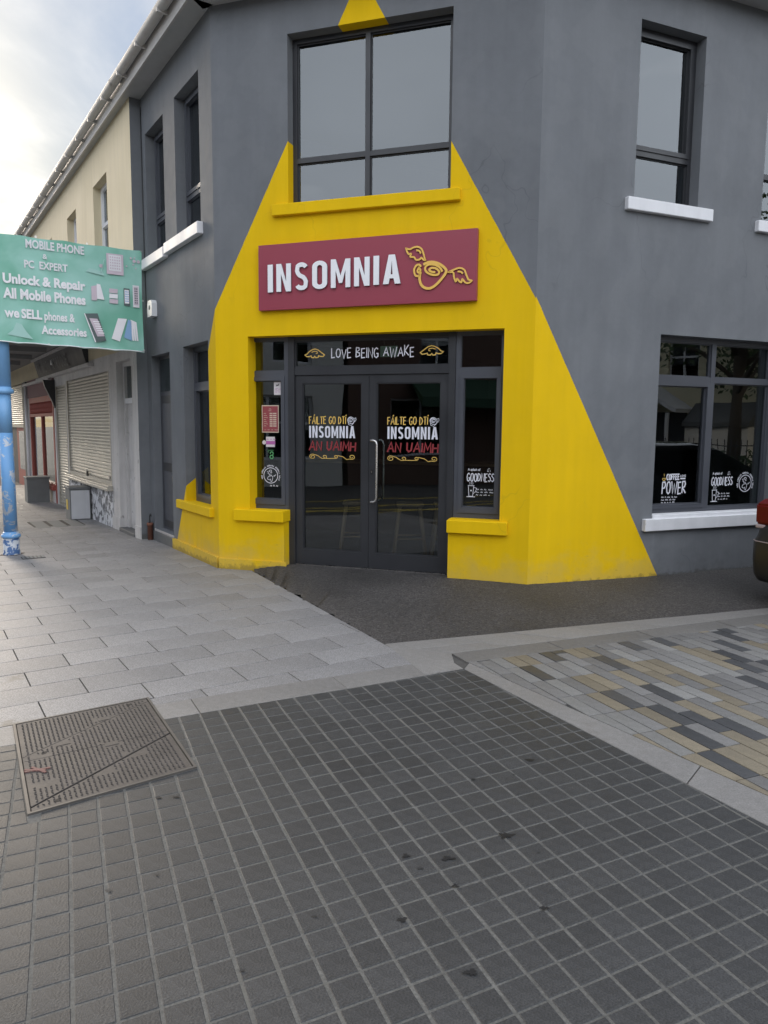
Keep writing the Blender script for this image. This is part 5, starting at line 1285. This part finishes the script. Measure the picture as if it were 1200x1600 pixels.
OUT = [(-.07, -1.74), (-.10, -1.5), (-.11, -.9), (-.10, -.3), (-.075, -.09), (-.03, -.02), (.10, .02), (.34, .03), (.34, -.1), (.05, -.2), (.05, -1.6), (.34, -1.7), (.34, -1.83), (.10, -1.82), (-.03, -1.78)]
b = B(); i = b.mi('car_plastic'); rings = []
for z, k in ((.20, .955), (.26, .985), (.40, 1.0), (.56, 1.0), (.585, .992), (.62, .975), (.70, .955), (.735, .93)):
    rings.append([b.b.verts.new(((x - .6) * (k if x < .2 else 1) + .6, (y + .9) * (k if abs(y + .9) > .7 else 1) - .9, z)) for x, y in OUT])
for a, c in zip(rings, rings[1:]):
    for q in range(len(OUT)): f = b.b.faces.new((a[q], a[(q + 1) % len(OUT)], c[(q + 1) % len(OUT)], c[q])); f.material_index = i; f.smooth = True
b.b.faces.new(rings[0]); b.b.faces.new(rings[-1]); b.done('bumper', car, CM)
b = B(); b.tube([(.16, .024, .585), (-.03, -.018, .583), (-.075, -.088, .582), (-.102, -.3, .582), (-.112, -.9, .582), (-.102, -1.5, .582), (-.03, -1.785, .583)], .005, 'lamp_clear', 6); b.done('bumper_highlight', car, CM)  # pale tube standing in for the highlight along the bumper crease
for x in (.75, 3.45):
    for y in (-1.72, -.08):
        T = CM @ Matrix.Translation((x, y, .30)) @ Matrix.Rotation(R_(90), 4, 'X'); b = B(); b.lathe([(.18, -.10), (.29, -.10), (.315, -.06), (.315, .06), (.29, .10), (.18, .10)], 'tyre', 24); wh = b.done('wheel', car, T)
        b = B(); b.lathe([(.19, -.09), (.19, .09)], 'alloy', 18); b.done('rim', wh, T)

# ================================================================== THE REST OF THE PLACE (seen in the glass)
lane = sheet('street', [tuple(street(s_, o_).to_2d()) for s_, o_ in ((30, KOFF), (30, 11.5), (-26, 11.5), (-26, KOFF))], -.13, 'far_asphalt')
b = B()
q = [street(30, KOFF), street(30, KOFF + .15), street(-20, KOFF + .15), street(-20, KOFF)]; b.prism([(p.x, p.y) for p in q], -.3, -.02, 'granite_kerb'); setp(b.done('kerb'), kind='structure')
for k, (s0, o0, s1, o1) in enumerate([(-9, 4.7, -1, 6.6), (-9, 6.6, -1, 4.7), (-9, 4.7, -1, 4.7), (-9, 6.7, -1, 6.7), (-5.5, 4.7, -9, 5.6), (-1, 5.6, -4.5, 6.6), (-18, 8.2, 20, 8.2)]):
    a, c = street(s0, o0).to_2d(), street(s1, o1).to_2d(); n = (c - a).normalized(); n = Vector((-n.y, n.x)) * .06
    z = -.126 + k * .0006; b = B(); b.prism([tuple(a + n), tuple(a - n), tuple(c - n), tuple(c + n)], z - .003, z, 'road_paint'); setp(b.done('road_marking', lane, I4))
def simple_house(name, T, w, dpt, h, wallm, label, wins, roofm='slate', cat='house'):
    e0 = setp(empty(name, mw=T), label, cat)
    holes = [(a, c, e, f) for (a, c, e, f) in wins]
    grid_wall('wall', [0, w], [-.3, h], holes, .3, wallm, e0, T)
    b = B(); b.box(0, .3, .301, dpt, -.3, h, wallm).box(w - .3, w, .301, dpt, -.3, h, wallm).box(.301, w - .301, dpt - .3, dpt, -.3, h, wallm).box(.31, w - .31, 1.8, 1.9, -.3, h, 'interior_wall'); b.done('side_wall', e0, T)
    b = B(); b.prism([(-.3, h + .001), (dpt / 2, h + dpt * .33), (dpt + .3, h + .001)], -.2, w + .2, roofm, 'x'); b.done('roof', e0, T)
    for (a, c, e, f) in wins:
        if e < .05: b = B(); b.box(a, c, .12, .17, e, f, 'dark_wood'); b.done('door', e0, T)
        else: window(e0, T, a, c, e, f, .12, trans=(e + f) / 2 + .2, vert=((a + c) / 2,), mat='white_paint')
    return e0
# cream house with a gabled porch across the side road
T = frame((22, 6.0), 180, False); 
hs = simple_house('detached_house', T, 15, 8, 5.6, 'house_cream', 'cream two-storey house with a gabled porch across the side road', [(4.9, 6.0, 3.3, 4.9), (9.5, 10.7, 3.3, 4.9), (9.2, 10.9, .9, 2.2), (12.5, 13.7, 3.3, 4.9)])
for y in (5.3, 7.3): b = B(); b.box(y - .05, y + .05, -1.55, -1.45, 0, 2.25, 'white_paint'); b.done('porch_post', hs, T)
b = B(); b.box(5.3, 7.3, -.05, -.002, 0, 2.3, 'dark_board'); b.done('porch_door', hs, T)
b = B(); b.prism([(5.0, 2.25), (6.3, 3.05), (7.6, 2.25), (7.6, 2.38), (6.3, 3.19), (5.0, 2.38)], -1.7, -.01, 'white_paint', 'y'); b.done('porch_gable', hs, T)
b = B(); b.prism([(-1.3, 1.9), (-.005, 2.6), (-.005, 1.8), (-1.3, 1.75)], 2.6, 4.95, 'slate', 'x'); b.done('lean_to_roof', hs, T)
b = B(); b.box(2.7, 4.9, -1.1, -.01, 0, 1.75, 'house_white'); b.done('lean_to_wall', hs, T)
rl = setp(empty('garden_railing', (17.0, 2, 0)), 'dark iron railing in front of the cream house and hedge', 'railing')
b = B(); b.box(16.98, 17.02, -8, 9, 1.20, 1.23, 'frame_dark').box(16.98, 17.02, -8, 9, .2, .23, 'frame_dark'); b.done('rail', rl, I4)
for k in range(100): b = B(); y = -8 + k * .17; b.box(16.99, 17.01, y, y + .02, 0, 1.38, 'frame_dark'); b.done('bar', rl, I4)
def leaves(name, n, fn, size, mat, parent=None, seed=1):
    rr = random.Random(seed); b = B(); i = b.mi(mat)
    for _ in range(n):
        p = fn(rr)
        if p is None: continue
        u = Vector((rr.gauss(0, 1), rr.gauss(0, 1), rr.gauss(0, 1))).normalized(); v = u.orthogonal().normalized(); s_ = size * rr.uniform(.6, 1.3); p = Vector(p)
        f = b.b.faces.new([b.b.verts.new(p + u * s_), b.b.verts.new(p + v * s_ * .5), b.b.verts.new(p - u * s_), b.b.verts.new(p - v * s_ * .5)]); f.material_index = i
    return b.done(name, parent, I4 if parent else None, recalc=False)
hg = leaves('hedge', 7000, lambda r: (r.uniform(17.5, 18.5), r.uniform(-8, 9), r.uniform(0, 1.05) * (.9 + .1 * math.sin(r.random() * 9))), .09, 'hedge_leaf'); setp(hg, 'clipped green hedge behind the iron railing', 'hedge')
def tree(x, y, h, r, label, seed):
    T = Matrix.Translation((x, y, 0)); e0 = setp(empty('broadleaf_tree', mw=T), label, 'tree', 'trees across the side road'); rr = random.Random(seed)
    b = B(); b.tube([(x, y, -.3), (x + .05, y, h * .3), (x - .05, y + .1, h * .6), (x, y, h * .85)], .2, 'bark', 8, rs=[.26, .2, .13, .05])
    lim = []
    for k in range(9):
        a = k * 2.4; z0 = h * (.3 + .05 * k); e_ = (x + math.cos(a) * r * .8, y + math.sin(a) * r * .8, z0 + h * .22); lim.append(e_); b.tube([(x, y, z0), ((x + e_[0]) / 2, (y + e_[1]) / 2, z0 + h * .13), e_], .05, 'bark', 6, rs=[.09, .06, .02])
    b.done('trunk', e0, I4)
    cl = [(Vector(e_) + Vector((rr.uniform(-.5, .5), rr.uniform(-.5, .5), rr.uniform(-.2, .7))), rr.uniform(.6, 1.2) * r * .42) for e_ in lim for _ in (0, 1, 2)] + [(Vector((x, y, h * .9)), r * .5)]
    def fn(q): c, s_ = q.choice(cl); w = Vector((q.gauss(0, 1), q.gauss(0, 1), q.gauss(0, .8))).normalized() * s_ * q.random() ** .4; return c + w
    leaves('crown', 9000, fn, .11, 'leaf', e0, seed)
tree(18.6, -8.5, 9.5, 3.8, 'unseen tall broadleaf tree added by the near railing end to shade the side wall', 15); tree(18.6, 14.5, 9.5, 3.9, 'unseen tallest broadleaf tree added at the far end of the side road to shade the side wall', 21)  # two unseen trees added to take skylight off the side wall
tree(17.8, 3.9, 7.6, 3.0, 'dark broadleaf tree reflected in the side window, nearer the house', 3); tree(19.5, 9.0, 7.5, 3.0, 'second dark broadleaf tree further along the railing', 8)
side_road = sheet('side_road', [(9.2, -30), (16.4, -30), (16.4, 40), (9.2, 40)], -.135, 'far_asphalt')
b = B(); b.box(16.4, 16.95, -30, 40, -.3, -.02, 'granite_kerb'); setp(b.done('far_pavement'), kind='structure')
# terraces on the far side of the street and behind the photographer
T = frame((street(-24, 13.8).x, street(-24, 13.8).y), -33.3, False)
simple_house('brick_terrace', T, 18, 8, 6.4, 'brick_red', 'red brick terrace across the street with dark doors', [(1 + k * 4.4, 2.3 + k * 4.4, 3.6, 5.2) for k in range(4)] + [(1 + k * 4.4, 3.4 + k * 4.4, .7, 2.6) for k in range(4)], cat='building')
T2 = frame((street(-5.8, 13.8).x, street(-5.8, 13.8).y), -33.3, False)
simple_house('grey_terrace', T2, 20, 8, 6.2, 'house_white', 'pale rendered terrace across the street facing the grey corner building', [(1 + k * 4.8, 2.3 + k * 4.8, 3.6, 5.2) for k in range(4)] + [(1 + k * 4.8, 3.8 + k * 4.8, .6, 2.6) for k in range(4)], cat='building')
aw = setp(empty('shop_awning', mw=T), 'dark green shop awning on the brick terrace across the street', 'awning')
b = B(); b.prism([(-1.4, 2.6), (-.01, 3.3), (-.01, 3.25), (-1.4, 2.3)], 2.0, 16.0, 'green_awning', 'x'); b.done('canvas', aw, T)
T3 = frame((14, -17), -90, False)
simple_house('rendered_house', T3, 22, 8, 5.8, 'house_white', 'long white rendered house behind the photographer', [(1.5 + k * 4.2, 2.8 + k * 4.2, 3.4, 4.8) for k in range(5)] + [(1.5 + k * 4.2, 2.9 + k * 4.2, .8, 2.3) for k in range(5)], cat='building')

# cables and small fixings on the walls
for mw, pts, nm in ((FL, [(-2.70, -.012, 6.0), (-2.70, -.012, 4.2), (-2.68, -.012, 3.3), (-2.38, -.012, 3.26)], 'alarm_cable'), (FC, [(-19, -.014, 3.55), (-12, -.014, 3.50), (-8, -.014, 3.52), (-2.8, -.014, 3.50)], 'street_cable'), (FR, [(7.2, -.012, 6.0), (7.2, -.012, .3)], 'wall_cable')):
    b = B(); b.tube(pts, .006, 'cable', 5); b.done(nm, cb if mw is not FC else tb, mw)
b = B(); b.tube([(8.6, -.07, -.1), (8.6, -.07, 5.9), (8.6, -.20, 6.12)], .038, 'frame_dark', 10); b.done('downpipe', cb, FR)
for z in (1.0, 3.0, 5.0): b = B(); b.box(8.55, 8.65, -.11, -.001, z, z + .03, 'frame_dark'); b.done('pipe_bracket', cb, FR)
for (x, z) in ((-4.2, 2.9), (-9.0, 2.9)): b = B(); b.box(x - .09, x + .09, -.12, -.01, z, z + .11, 'alarm_plastic', bev=.01); b.done('junction_box', tb, FC)
